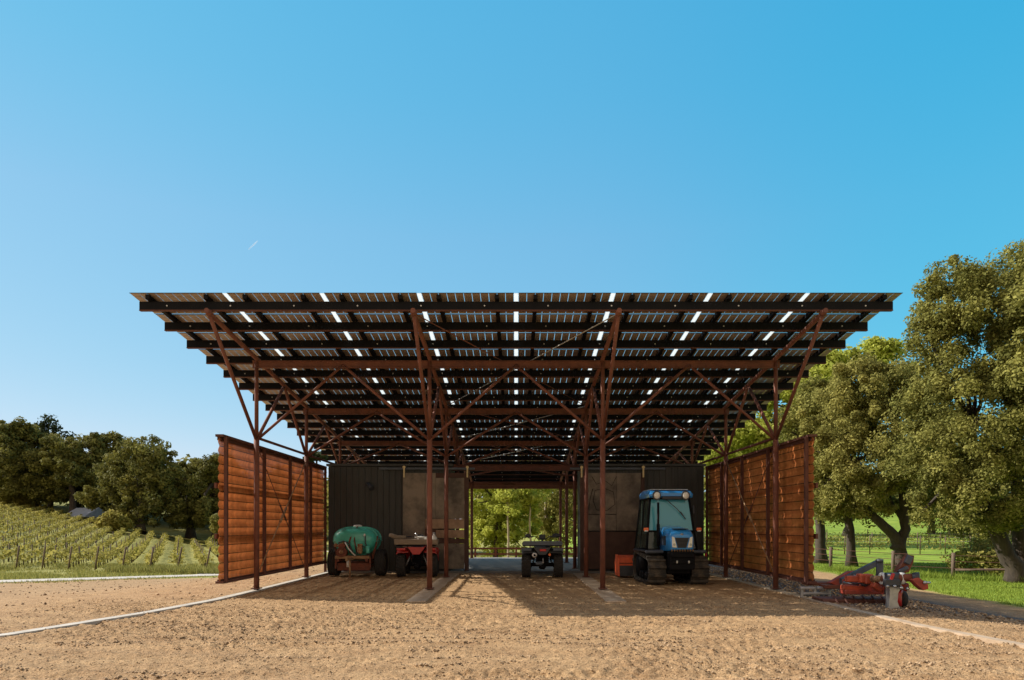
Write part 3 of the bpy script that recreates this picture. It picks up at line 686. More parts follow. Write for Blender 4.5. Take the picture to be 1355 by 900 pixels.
def tree(name, label, base, ells, trunks, leafm, n_leaf, size, clump_r, seed, group=None, bark='bark', fill=1.0, droop=0.0, limbs=14, tr=0.3):
    rg = np.random.default_rng(seed); base = Vector(base)
    t = thing(name, label, 'tree', base, 0, group)
    P, N, T, CC = crown_points(ells, n_leaf, clump_r, fill, rg, droop)
    V, Fc = leaf_quads(P, N, size, 0.6, rg)
    np_mesh('crown', V, Fc, M[leafm], t, True, attr={'tint': np.repeat(T, 4)})
    m = MB(); tips = []
    for pts, r0, r1 in trunks:
        k = len(pts); q = []
        for i in range(k - 1):
            a, b = Vector(pts[i]), Vector(pts[i + 1])
            for j in range(3): q.append(a.lerp(b, j / 3) + Vector(rg.normal(size=3)) * 0.12 * r0 * (0 if i == 0 and j == 0 else 1))
        q.append(Vector(pts[-1])); kk = len(q)
        rad = [r0 + (r1 - r0) * (i / (kk - 1)) ** 0.8 for i in range(kk)]; rad[0] *= 1.35
        m.path(q, rad, 10); tips.append((q[-1], r1)); tips.append((q[int(kk * .7)], r0 + (r1 - r0) * .7))
    pick = rg.permutation(len(CC))[:limbs]
    for i in pick:
        c = Vector(CC[i]); tp, rr = min(tips, key=lambda a: (a[0] - c).length)
        mid = tp.lerp(c, 0.5) + Vector(rg.normal(size=3)) * 0.06 * (c - tp).length
        m.path([tp, mid, c], [rr * 0.7, rr * 0.4, rr * 0.12], 6)
    m.build('trunk', M[bark], t, True)
    return t

def E(u, v, ru, rv, Y, depth=None):
    c = at(u, v, Y); s = Y / F; rx, rz = ru * s, rv * s
    return ((c.x, c.y, c.z), (rx, depth if depth else max(rx, rz) * 0.95, rz))
def gpt(u, Y):
    x = (u - VU) * Y / F; return Vector((x, Y, Hs(x, Y) - 0.05))
def TP(*pts): return [tuple(at(u, v, Y)) for u, v, Y in pts]

# right hand trees
Y = 29.0
b = gpt(1345, Y)
tree('oak_tree', 'tallest golden green oak at the right edge with drooping foliage', b,
     [E(1268, 392, 52, 46, Y), E(1322, 398, 56, 50, Y + 1), E(1285, 455, 66, 55, Y - .5), E(1352, 470, 66, 75, Y), E(1300, 540, 78, 58, Y - 1), E(1372, 560, 70, 80, Y), E(1268, 605, 66, 48, Y - 1.2), E(1330, 640, 85, 50, Y - 1), E(1385, 680, 60, 40, Y - 1.5), E(1255, 665, 42, 30, Y - 2), E(1290, 690, 46, 22, Y + 3), E(1335, 690, 50, 24, Y - 1), E(1240, 640, 34, 40, Y - 1), E(1228, 440, 26, 22, Y), E(1235, 540, 40, 40, Y), E(1240, 490, 26, 26, Y + 1), E(1365, 352, 26, 30, Y)],
     [([tuple(b)] + TP((1335, 740, Y), (1312, 690, Y), (1290, 640, Y), (1285, 560, Y)), 0.42, 0.18), ([tuple(gpt(1352, Y + .4))] + TP((1350, 720, Y + .4), (1345, 640, Y + .4), (1340, 540, Y)), 0.36, 0.16)],
     'leaf_oak', 165000, 0.13, 0.44, 3, fill=0.62, droop=0.7, limbs=26)
b = gpt(1408, 26)
tree('oak_tree', 'oak cut off by the right edge of the photo, high sunlit crown', b,
     [E(1400, 380, 60, 55, 26), E(1410, 470, 70, 70, 26), E(1405, 570, 60, 60, 26)], [([tuple(b)] + TP((1405, 650, 26), (1402, 520, 26)), 0.4, 0.16)], 'leaf_oak', 26000, 0.17, 0.6, 4, droop=0.6)
Y = 36.0
b = gpt(1192, Y)
tree('oak_tree', 'olive green oak with a forked, leaning trunk behind the red implement', b,
     [E(1150, 505, 46, 32, Y), E(1185, 560, 62, 48, Y), E(1118, 560, 52, 50, Y + .5), E(1165, 615, 62, 40, Y - 1), E(1215, 640, 46, 34, Y - 1), E(1100, 615, 40, 42, Y), E(1130, 648, 40, 26, Y - 1), E(1205, 520, 40, 36, Y + 1), E(1240, 590, 36, 50, Y + 1), E(1090, 670, 24, 18, Y + 1), E(1215, 672, 40, 18, Y + 1), E(1145, 672, 26, 14, Y)],
     [([tuple(b)] + TP((1190, 722, Y), (1178, 703, Y), (1155, 685, Y - .3), (1138, 660, Y - .5), (1130, 610, Y)), 0.36, 0.13), (TP((1188, 728, Y), (1198, 700, Y), (1196, 665, Y), (1192, 620, Y), (1185, 560, Y)), 0.30, 0.12), (TP((1197, 690, Y), (1180, 668, Y + .4), (1170, 630, Y + .5)), 0.16, 0.08)],
     'leaf_gold', 110000, 0.145, 0.46, 5, fill=0.66, droop=0.6, limbs=24)
Y = 38.0
b = gpt(1127, Y)
tree('oak_tree', 'slender oak with a straight dark trunk, second trunk right of the barn', b,
     [E(1112, 640, 32, 34, Y), E(1128, 665, 26, 22, Y - .6), E(1100, 590, 34, 40, Y + 1), E(1125, 545, 34, 36, Y + 1.5)], [([tuple(b)] + TP((1124, 700, Y), (1118, 650, Y), (1110, 600, Y + .8)), 0.27, 0.13)], 'leaf_gold', 26000, 0.17, 0.55, 6, droop=0.5)
Y = 40.0
b = gpt(1087, Y)
tree('oak_tree', 'shaded oak with a thick trunk close to the right barn wall', b,
     [E(1080, 625, 34, 44, Y), E(1090, 670, 24, 26, Y - .5), E(1070, 570, 36, 40, Y), E(1085, 530, 30, 30, Y + 1)], [([tuple(b)] + TP((1086, 705, Y), (1082, 650, Y), (1078, 590, Y)), 0.33, 0.16)], 'leaf_oak', 28000, 0.17, 0.55, 7, droop=0.6)
for u, Yt, lab, bl in ((1120, 72, 'shaded oak farther back in the field, seen between the two trunks beside the wall', [(1105, 655, 34, 30), (1140, 660, 30, 26), (1120, 680, 30, 16)]),
                       (1232, 76, 'dark oak at the far side of the field right of the forked trunk', [(1215, 660, 34, 28), (1250, 662, 34, 28), (1232, 684, 36, 16)]),
                       (1300, 68, 'dark low oak in the field behind the tallest oak', [(1285, 670, 34, 30), (1325, 672, 36, 30), (1300, 692, 40, 18)])):
    b = gpt(u, Yt)
    tree('oak_tree', lab, b, [E(a, v, c, d, Yt + k) for k, (a, v, c, d) in enumerate(bl)], [([tuple(b)] + TP((u + 2, 690, Yt), (u, 665, Yt)), 0.38, 0.2)], 'leaf_dark', 15000, 0.32, 0.8, 140 + u, droop=0.4)
Y = 58.0
b = gpt(1040, Y)
tree('leafy_tree', 'bright green leafy tree rising behind the right end of the roof', b,
     [E(1085, 500, 40, 30, Y), E(1040, 545, 46, 44, Y), E(1120, 485, 38, 24, Y), E(985, 590, 34, 28, Y), E(1010, 610, 40, 50, Y + 1), E(1150, 470, 26, 18, Y), E(1180, 485, 30, 30, Y), E(950, 612, 22, 20, Y), E(1070, 590, 40, 60, Y)],
     [([tuple(b)] + TP((1042, 660, Y), (1045, 600, Y), (1050, 540, Y)), 0.45, 0.2)], 'leaf_bright', 40000, 0.34, 0.95, 8, fill=0.85)
# trees seen through the passage
Y = 47.0
b = gpt(655, Y)
tree('leafy_tree', 'sunlit bright green tree filling the left of the passage opening', b,
     [E(640, 655, 30, 40, Y), E(668, 650, 34, 34, Y), E(655, 700, 36, 34, Y - .5), E(690, 690, 24, 34, Y + .5), E(632, 715, 26, 26, Y), E(672, 722, 26, 20, Y + .8), E(700, 640, 24, 26, Y + 1)],
     [([tuple(b)] + TP((656, 700, Y), (655, 660, Y)), 0.2, 0.1)], 'leaf_bright', 26000, 0.22, 0.55, 9, fill=0.9, tr=.2)
Y = 53.0
b = gpt(725, Y)
tree('leafy_tree', 'pale olive tree on the right of the passage opening', b,
     [E(728, 655, 28, 32, Y), E(715, 690, 22, 24, Y), E(740, 690, 26, 28, Y), E(760, 660, 26, 50, Y + 1), E(735, 722, 26, 18, Y), E(785, 690, 26, 46, Y + 2)], [([tuple(b)] + TP((724, 700, Y), (722, 670, Y), (725, 640, Y)), 0.2, 0.09), (TP((724, 705, Y), (735, 690, Y), (745, 660, Y)), 0.09, 0.05)], 'leaf_gold', 16000, 0.24, 0.6, 10, bark='pale_bark', fill=0.8)
for u, Yt, lab in ((672, 44, 'thin pale bare trunk standing in front of the bright green tree'), (701, 45, 'thin pale trunk behind the handlebar of the dark quad bike')):
    b = gpt(u, Yt)
    tree('young_tree', lab, b, [E(u + 2, 668, 14, 14, Yt), E(u - 4, 655, 12, 12, Yt)], [([tuple(b)] + TP((u + 1, 715, Yt), (u, 690, Yt), (u + 1, 668, Yt)), 0.085, 0.05)], 'leaf_bright', 2500, 0.2, 0.45, 30 + u, bark='pale_bark', limbs=5)
# left hand trees on the far side of the vineyard
LT = [  # u, Y, leaf, blobs, label
    (8, 118, 'leaf_dark', [(0, 600, 34, 34), (20, 580, 26, 22), (-20, 590, 30, 40), (15, 635, 36, 26), (30, 650, 40, 20)], 'dark oak at the left edge of the photo'),
    (48, 122, 'leaf_dark', [(45, 592, 24, 26), (40, 625, 32, 30), (62, 650, 28, 26)], 'dark oak just left of the bare topped conifer'),
    (95, 116, 'leaf_dark', [(85, 605, 24, 26), (112, 598, 26, 22), (72, 632, 26, 24), (105, 632, 30, 24), (60, 612, 18, 18), (80, 655, 34, 18)], 'oak with sunlit clumps and gaps of sky right of the conifer'),
    (150, 122, 'leaf_dark', [(150, 595, 22, 18), (165, 612, 26, 22), (135, 618, 24, 26), (160, 640, 28, 26), (120, 650, 30, 24), (150, 668, 30, 16)], 'oak with rounded top between two bigger oaks'),
    (185, 104, 'leaf_dark', [(195, 605, 30, 24), (170, 625, 34, 30), (150, 650, 36, 28), (210, 630, 30, 32), (195, 660, 44, 30), (135, 668, 28, 18), (228, 655, 24, 34), (215, 682, 34, 20), (175, 684, 30, 16)], 'broad oak with the largest crown on the left'),
    (252, 112, 'leaf_dark', [(248, 628, 24, 18), (250, 655, 30, 28), (238, 672, 28, 22), (255, 686, 30, 16)], 'low shaded oak between the broadest oak and the wall'),
    (285, 108, 'leaf_dark', [(285, 622, 20, 20), (278, 645, 22, 24), (298, 655, 24, 36), (285, 680, 26, 20)], 'oak partly hidden by the left corrugated wall'),
]
for i, (u, Yt, lf, bl, lab) in enumerate(LT):
    b = gpt(u, Yt)
    tree('oak_tree', lab, b, [E(a, v, c, d, Yt + (k % 3 - 1) * 2.0) for k, (a, v, c, d) in enumerate(bl)], [([tuple(b)] + TP((u + 2, 675, Yt), (u, 640, Yt), (u, 615, Yt)), 0.75, 0.3)], lf, 34000, 0.42, 0.95, 40 + i, fill=0.62, limbs=16)
b = gpt(66, 132)
m_e = [E(64, 566, 10, 6, 132), E(68, 578, 16, 6, 132), E(62, 590, 20, 6, 132), E(70, 603, 24, 7, 132), E(64, 556, 5, 5, 132)]
tree('conifer_tree', 'sparse conifer with a thin top rising above the oaks', b, m_e, [([tuple(b)] + TP((66, 640, 132), (65, 590, 132), (64, 552, 132)), 0.5, 0.08)], 'leaf_pine', 3500, 0.6, 1.2, 60, fill=0.7, limbs=20)
b = gpt(419, 120)
tree('palm_tree', 'feathery tree top showing above the left wall', b, [E(419, 603, 10, 5, 120), E(427, 606, 8, 4, 120), E(410, 607, 8, 4, 120)], [([tuple(b)] + TP((418, 660, 120), (419, 606, 120)), 0.3, 0.15)], 'leaf_pine', 900, 0.6, 0.8, 61, limbs=6)
for u, v, Yt, ru, rv, lf, lab in ((8, 655, 118, 26, 14, 'leaf_vine', 'round yellow green shrub on the crest at the left edge'), (150, 690, 98, 14, 9, 'leaf_vine', 'yellow green shrub at the crest of the vineyard'), (290, 695, 92, 8, 12, 'leaf_gold', 'small pale shrub beside the left wall edge')):
    c = at(u, v, Yt); s = Yt / F; gz = Hs(c.x, Yt)
    t = thing('shrub', lab, 'shrub', (c.x, Yt, gz))
    P, N, T, CC = crown_points([((c.x, Yt, max(c.z, gz + rv * s * .6)), (ru * s, ru * s, rv * s)), ((c.x + ru * s * .3, Yt, gz + rv * s * .5), (ru * s * .7, ru * s * .8, rv * s * .8))], 4000, 0.9, 1.0)
    V, Fc = leaf_quads(P, N, 0.5); np_mesh('foliage', V, Fc, M[lf], t, True, attr={'tint': np.repeat(T, 4)})
    m = MB(); m.path([(c.x, Yt, gz - .1), (c.x + .1, Yt, gz + rv * s * .8)], [0.12, 0.05], 6); m.build('stem', M['bark'], t, True)
# far woods behind everything
def wood(name, label, spots, leafm, seed, n_leaf, size, cl):
    rg = np.random.default_rng(seed); ells = []
    for (x, y, r, h) in spots:
        z = Hs(x, y); ells.append(((x, y, z + h * .5), (r, r, h * .55)))
    P, N, T, CC = crown_points(ells, n_leaf, cl, 1.0, rg); V, Fc = leaf_quads(P, N, size, .65, rg)
    o = np_mesh(name, V, Fc, M[leafm], attr={'tint': np.repeat(T, 4)}); return tag(o, label, 'wood', kind='stuff')
rg = np.random.default_rng(5)
wood('far_wood', 'dark far wood at the end of the grassy field on the right', [(x + rg.uniform(-2, 2), 125 + rg.uniform(-8, 14), 6.5, rg.uniform(9, 14)) for x in np.arange(30, 130, 7)], 'leaf_dark', 70, 26000, 0.9, 2.2)
wood('far_wood', 'dark wooded slope behind the oaks on the left', [(x + rg.uniform(-2, 2), 140 - .25 * (x + 100) + rg.uniform(-4, 6), 8, rg.uniform(8, 11)) for x in np.arange(-150, -20, 6)], 'leaf_dark', 71, 50000, 1.1, 2.6)
wood('far_wood', 'green thicket behind the trees in the passage', [(x + rg.uniform(-2, 2), 66 + rg.uniform(-3, 6), 4.5, rg.uniform(6.5, 9.5)) for x in np.arange(-16, 24, 4.5)], 'leaf_gold', 72, 26000, 0.42, 1.3)

# understorey at the right: low shrubs shaded by the oaks
for x, y, r, h, lab in ((22.5, 33, 2.0, 1.1, 'low shrub in the shade under the tallest oak'), (26.5, 37, 2.4, 1.6, 'taller dark shrub behind the fence at the right edge'), (17.6, 45, 1.2, 1.7, 'small round sapling standing in the field between the trunks')):
    z = Hs(x, y); t = thing('shrub', lab, 'shrub', (x, y, z))
    P, N, T, CC = crown_points([((x, y, z + h * .55), (r, r * .8, h * .5)), ((x + r * .4, y, z + h * .4), (r * .7, r * .7, h * .4))], 4500, 0.4, 1.0)
    V, Fc = leaf_quads(P, N, 0.17); np_mesh('foliage', V, Fc, M['leaf_gold'], t, True, attr={'tint': np.repeat(T, 4)})
    m = MB(); m.path([(x, y, z - .05), (x + .05, y, z + h * .7)], [0.06, 0.02], 6); m.build('stem', M['bark'], t, True)

# vineyard on the hill
VG = 'vine rows on the left hillside'
rg = np.random.default_rng(21)
DX, DY = -0.434, 0.901
k = 0
for x0 in np.arange(-17.0, -78.0, -2.1):
    y0 = 47.2 + 0.17 * (-x0 - 20)
    tl = (90 - y0 + (-38 - x0) * 0.69) / (0.901 - 0.434 * 0.69) if True else 0
    tl = max(14, min(tl - 1.5, 100))
    z0 = Hs(x0, y0)
    t = thing('vine_row', 'leafy green vine row on wooden posts on the left hillside', 'vine row', (x0, y0, z0), 0, VG)
    n = int(tl * 44); s = rg.uniform(0, tl, n); s = s + 0.28 * np.sin(s * 2 * math.pi / 1.5) ; px = x0 + DX * s; py = y0 + DY * s
    hh = 0.40 + 0.65 * rg.uniform(0, 1, n); keep = rg.uniform(0, 1, n) < 0.42 + 0.50 * np.sin(s * 2 * math.pi / 1.5) ** 2
    wv = rg.normal(0, 0.20, n)
    P = np.stack([px + 0.9 * wv, py + 0.43 * wv, H(px, py) + hh], -1)[keep]
    N = rg.normal(size=P.shape) * 0.6 + np.array([0, 0, 0.6]); N /= np.linalg.norm(N, axis=1, keepdims=True)
    V, Fc = leaf_quads(P, N, 0.25, 0.7, rg); T = rg.uniform(0, 1, len(P))
    np_mesh('foliage', V, Fc, M['leaf_vine'], t, True, attr={'tint': np.repeat(T, 4)})
    m = MB(); m.tube((x0 + 0.32 * -DX * 0 - 0.0, y0, z0 - 0.1), (x0 + 0.55, y0 - 0.45, z0 + 1.65), 0.055, 6); m.build('end_post', M['post_wood'], t, True)
    m = MB()
    for q in np.arange(1.2, tl, 1.5):
        xx, yy = x0 + DX * q, y0 + DY * q; zz = Hs(xx, yy)
        m.path([(xx, yy, zz - .05), (xx + rg.normal(0, .05), yy, zz + 0.45), (xx + rg.normal(0, .08), yy, zz + 0.8)], [0.045, 0.035, 0.025], 5)
    m.build('vine_stems', M['bark'], t, True)['kind'] = 'stuff'
    for q in np.arange(6, min(tl, 40), 6.0):
        xx, yy = x0 + DX * q, y0 + DY * q; zz = Hs(xx, yy)
        m = MB(); m.tube((xx, yy, zz - .1), (xx, yy, zz + 1.5), 0.04, 5); m.build('line_post', M['post_wood'], t, True)
    zz0, zz1 = Hs(x0 + DX * 6, y0 + DY * 6), 0
    m = MB(); m.path([(x0 + .5, y0 - .4, z0 + 1.5)] + [(x0 + DX * q, y0 + DY * q, Hs(x0 + DX * q, y0 + DY * q) + 1.0) for q in np.arange(3, tl, 6.0)], 0.008, 4); m.build('wire', M['galv'], t, True)
    k += 1
# dormant trellis rows and fence in the field on the right
for r_, y in enumerate((47, 52, 58)):
    t = thing('trellis_row', ['nearest', 'middle', 'farthest'][r_] + ' row of thin bare vine posts in the green field on the right', 'vine row', (24, y, Hs(24, y)), 0, 'bare vine rows on the right')
    for x in np.arange(12 + r_, 44, 1.7):
        z = Hs(x, y); m = MB(); m.tube((x, y, z - .1), (x + .03, y, z + 1.25), 0.035, 5); m.build('post', M['post_wood'], t, True)
    m = MB(); m.path([(x, y, Hs(x, y) + 0.85) for x in np.arange(12 + r_, 44, 1.7)], 0.012, 4); m.build('wire', M['galv'], t, True)
    rg2 = np.random.default_rng(90 + r_); n = 2600
    xx = rg2.uniform(12, 44, n); P = np.stack([xx, y + rg2.normal(0, .15, n), H(xx, y + 0 * xx) + rg2.uniform(.3, 1.0, n)], -1)
    N = rg2.normal(size=P.shape); N /= np.linalg.norm(N, axis=1, keepdims=True); V, Fc = leaf_quads(P, N, 0.17, .4, rg2)
    np_mesh('foliage', V, Fc, M['leaf_gold'], t, True, attr={'tint': np.repeat(rg2.uniform(0, 1, n), 4)})
fence = thing('wire_fence', 'old wooden post and wire fence under the oaks on the right', 'fence', (20, 31, Hs(20, 31)))
fpts = [(14.5, 40), (16.5, 36.5), (18.2, 33.6), (19.6, 31.2), (21.6, 29.9), (24.5, 29.0), (28, 28.4)]
for (x, y) in fpts:
    z = Hs(x, y); m = MB(); m.tube((x, y, z - .15), (x + .03, y, z + 1.15), 0.085, 7); m.build('post', M['post_wood'], fence, True)
for h in (0.45, 0.75, 1.02):
    m = MB(); m.path([(x, y - .08, Hs(x, y) + h) for x, y in fpts], 0.012, 4); m.build('wire', M['rust_dark'], fence, True)
m = MB(); a, b = fpts[3], fpts[5]; m.path([(a[0] + .3, a[1] + .5, Hs(*a) + .35), (b[0], b[1] + .5, Hs(*b) + .5)], 0.06, 6); m.build('rail', M['post_wood'], fence, True)

# distant farm building on the crest, left
fb = gpt(116, 112) - Vector((0, 0, 2.2))
house = thing('farm_building', 'small grey roofed farm building between the oaks on the crest', 'building', fb, R(-20))
m = MB(); m.box((0, 0, 1.4), (4.5, 3, 3.4)); m.build('wall', M['pale_wall'], house)
m = MB(); m.prism([(-2.4, 3.0), (0, 4.4), (2.4, 3.0), (2.4, 2.85), (-2.4, 2.85)], 'X', -2.5, 2.5); m.build('roof', M['grey_roof'], house)

# grass: blades on the lit verge and along the road
def blades(name, label, pts, hgt, wid, seed, mm='blade'):
    rg = np.random.default_rng(seed); n = len(pts); a = rg.uniform(0, 2 * math.pi, n); h = hgt * rg.uniform(0.5, 1.4, n)
    lean = rg.normal(0, 0.35, (n, 2)) * h[:, None]; b = np.array(pts)
    dx = np.stack([np.cos(a), np.sin(a), 0 * a], -1) * (wid * rg.uniform(.6, 1.4, n))[:, None]
    top = b + np.stack([lean[:, 0], lean[:, 1], h], -1)
    V = np.stack([b - dx, b + dx, top], 1).reshape(-1, 3)
    return tag(np_mesh(name, V, np.arange(3 * n).reshape(n, 3), M[mm], attr={'tint': np.repeat(rg.uniform(0, 1, n), 3)}), label, 'grass', kind='stuff')
rg = np.random.default_rng(33)
def scatter(n, x0, x1, y0, y1, keep, seed):
    rg = np.random.default_rng(seed); x = rg.uniform(x0, x1, n); y = rg.uniform(y0, y1, n); k_ = keep(x, y, rg); x, y = x[k_], y[k_]
    return np.stack([x, y, H(x, y) - 0.03], -1)
blades('grass', 'short bright green grass of the verge right of the yard', scatter(90000, 14, 30, 16, 40, lambda x, y, r: x + 0.45 * (vnoise(x * .5, y * .5, 8) + .5 * vnoise(x * 1.7, y * 1.7, 4)) - 0.055 * (y - 20) > 14.6, 1), 0.10, 0.014, 2)
blades('grass', 'tall green grass along the foot of the fence on the right', scatter(26000, 14.5, 27, 25, 36, lambda x, y, r: np.abs(y - np.interp(x, [p[0] for p in fpts], [p[1] for p in fpts]) + 0.9) < 0.9 + 0.6 * vnoise(x, y, 3), 3), 0.32, 0.02, 4)
def rdx(y): return np.interp(y, [p[1] for p in ROAD], [p[0] for p in ROAD])
blades('grass', 'grass growing between the road and the vine rows', scatter(60000, -60, -14, 28, 56, lambda x, y, r: (x < rdx(y) - 2.0) & (vnoise(x * .6, y * .6, 51) > -.2), 5), 0.20, 0.03, 6, 'dry_blade')
blades('grass', 'tall grass tussocks at the foot of the vine rows', scatter(60000, -50, -14, 38, 50, lambda x, y, r: (np.abs(y - (45.4 + 0.17 * (-x - 20))) < 0.9) & (vnoise(x * .35, 0 * x, 12) > 0.02), 7), 0.50, 0.03, 8, 'dry_blade')
blades('grass', 'thin grass verge on the yard side of the road', scatter(30000, -40, -15, 14, 40, lambda x, y, r: (x > rdx(y) + 1.8) & (x < rdx(y) + 3.6 + vnoise(x * .5, y * .5, 8) * 2), 9), 0.12, 0.02, 10, 'dry_blade')

# stones and clods lying in the yard
rg = np.random.default_rng(77)
def stones(name, label, n, x0, x1, y0, y1, smin, smax, seed, power=2.2, dens=None):
    rg = np.random.default_rng(seed); x = rg.uniform(x0, x1, n); y = rg.uniform(y0, y1, n)
    if dens is not None: k_ = dens(x, y, rg); x, y = x[k_], y[k_]
    n = len(x); s = smin + (smax - smin) * rg.uniform(0, 1, n) ** power
    octv = np.array([(1, 0, 0), (-1, 0, 0), (0, 1, 0), (0, -1, 0), (0, 0, 1), (0, 0, -1)], float); octf = np.array([(0, 2, 4), (2, 1, 4), (1, 3, 4), (3, 0, 4), (2, 0, 5), (1, 2, 5), (3, 1, 5), (0, 3, 5)])
    a = rg.uniform(0, 6.28, n); ca, sa = np.cos(a), np.sin(a)
    v = octv[None] * rg.uniform(0.55, 1.3, (n, 6, 1)) * np.array([1, 1, .7]) + rg.normal(0, .14, (n, 6, 3)); v = v * s[:, None, None]
    vx = v[..., 0] * ca[:, None] - v[..., 1] * sa[:, None]; vy = v[..., 0] * sa[:, None] + v[..., 1] * ca[:, None]
    hz = H(x, y) + bumps(x, y) - 0.002
    V = np.stack([vx + x[:, None], vy + y[:, None], v[..., 2] + hz[:, None] + s[:, None] * .25], -1).reshape(-1, 3)
    Fc = (octf[None] + 6 * np.arange(n)[:, None, None]).reshape(-1, 3)
    return tag(np_mesh(name, V, Fc, M['stone'], attr={'tint': np.repeat(rg.uniform(0, 1, n), 6)}), label, 'stones', kind='stuff')
stones('pebbles', 'small stones and clods scattered over the dirt yard', 110000, -9, 9, 5.6, 15, 0.005, 0.016, 1, 2.2, lambda x, y, r: r.uniform(0, 1, len(x)) < 0.30 + 0.9 * np.clip(vnoise(x * .55 + 11, y * .9, 5) + 0.15, 0, 1) * 1.6)
stones('clods', 'small clods thrown up along the wheel tracks in the yard', 60000, -9, 9, 6.2, 12.5, 0.009, 0.026, 4, 2.2, lambda x, y, r: (np.minimum.reduce([np.abs(np.abs(y - (c0 + k_ * (x - a_) ** 2 + 0.06 * vnoise(x * .9, 0 * x + c0, 31))) - wd * 1.6) for (c0, a_, k_, wd, dp) in RUTS]) < 0.05) & (vnoise(x * 1.1, y * 2.0, 61) > 0.08))
stones('pebbles', 'coarse grey gravel beside the right wall', 9000, 6.3, 10.5, 12, 26, 0.012, 0.045, 2)
stones('clods', 'loose earth clods on the bank left of the barn', 3000, -24, -6.5, 9, 32, 0.010, 0.05, 3, 3.5)

# ------------------------------------------------------------------ vehicles and implements
def wheel(parent, c, r, wdt, lugs=18, rim_r=0.5, tread='knob', rimmat='rim', steer=0):
    wv = thing('wheel', None, None); wv.parent = parent; wv.location = c; wv.rotation_euler = (0, 0, steer)
    m = MB(); h = wdt / 2; ri = r * rim_r
    m.lathe([(ri, -h * .75), (r * .78, -h), (r * .93, -h * .92), (r * .965, -h * .55), (r * .97, 0), (r * .965, h * .55), (r * .93, h * .92), (r * .78, h), (ri, h * .75)], axis='X', n=28, closed=True)
    if tread == 'knob':
        for k in range(lugs):
            for row, xx in enumerate((-.72, -.25, .25, .72)):
                a = 2 * math.pi * (k + .5 * (row % 2)) / lugs
                m.box((xx * h, math.cos(a) * r * .975, math.sin(a) * r * .975), (wdt * .19, r * .20, r * .07), Matrix.Rotation(a - math.pi / 2, 3, 'X'), bev=r * .012)
    elif tread == 'rib':
        for xx in (-.7, -.25, .25, .7): m.lathe([(r * .95, xx * h - h * .14), (r * .995, xx * h - h * .10), (r * .995, xx * h + h * .10), (r * .95, xx * h + h * .14)], axis='X', n=28, closed=True)
    m.build('tyre', M['rubber'], wv)
    m = MB(); m.lathe([(ri * 1.02, -h * .7), (ri * .9, -h * .72), (ri * .8, -h * .3), (ri * .3, -h * .25), (ri * .25, -h * .5), (0.01, -h * .5)], axis='X', n=20)
    m.lathe([(ri * 1.02, h * .7), (ri * .9, h * .72), (ri * .8, h * .3), (ri * .3, h * .25), (ri * .25, h * .5), (0.01, h * .5)], axis='X', n=20); m.build('rim', M[rimmat], wv)
    return wv

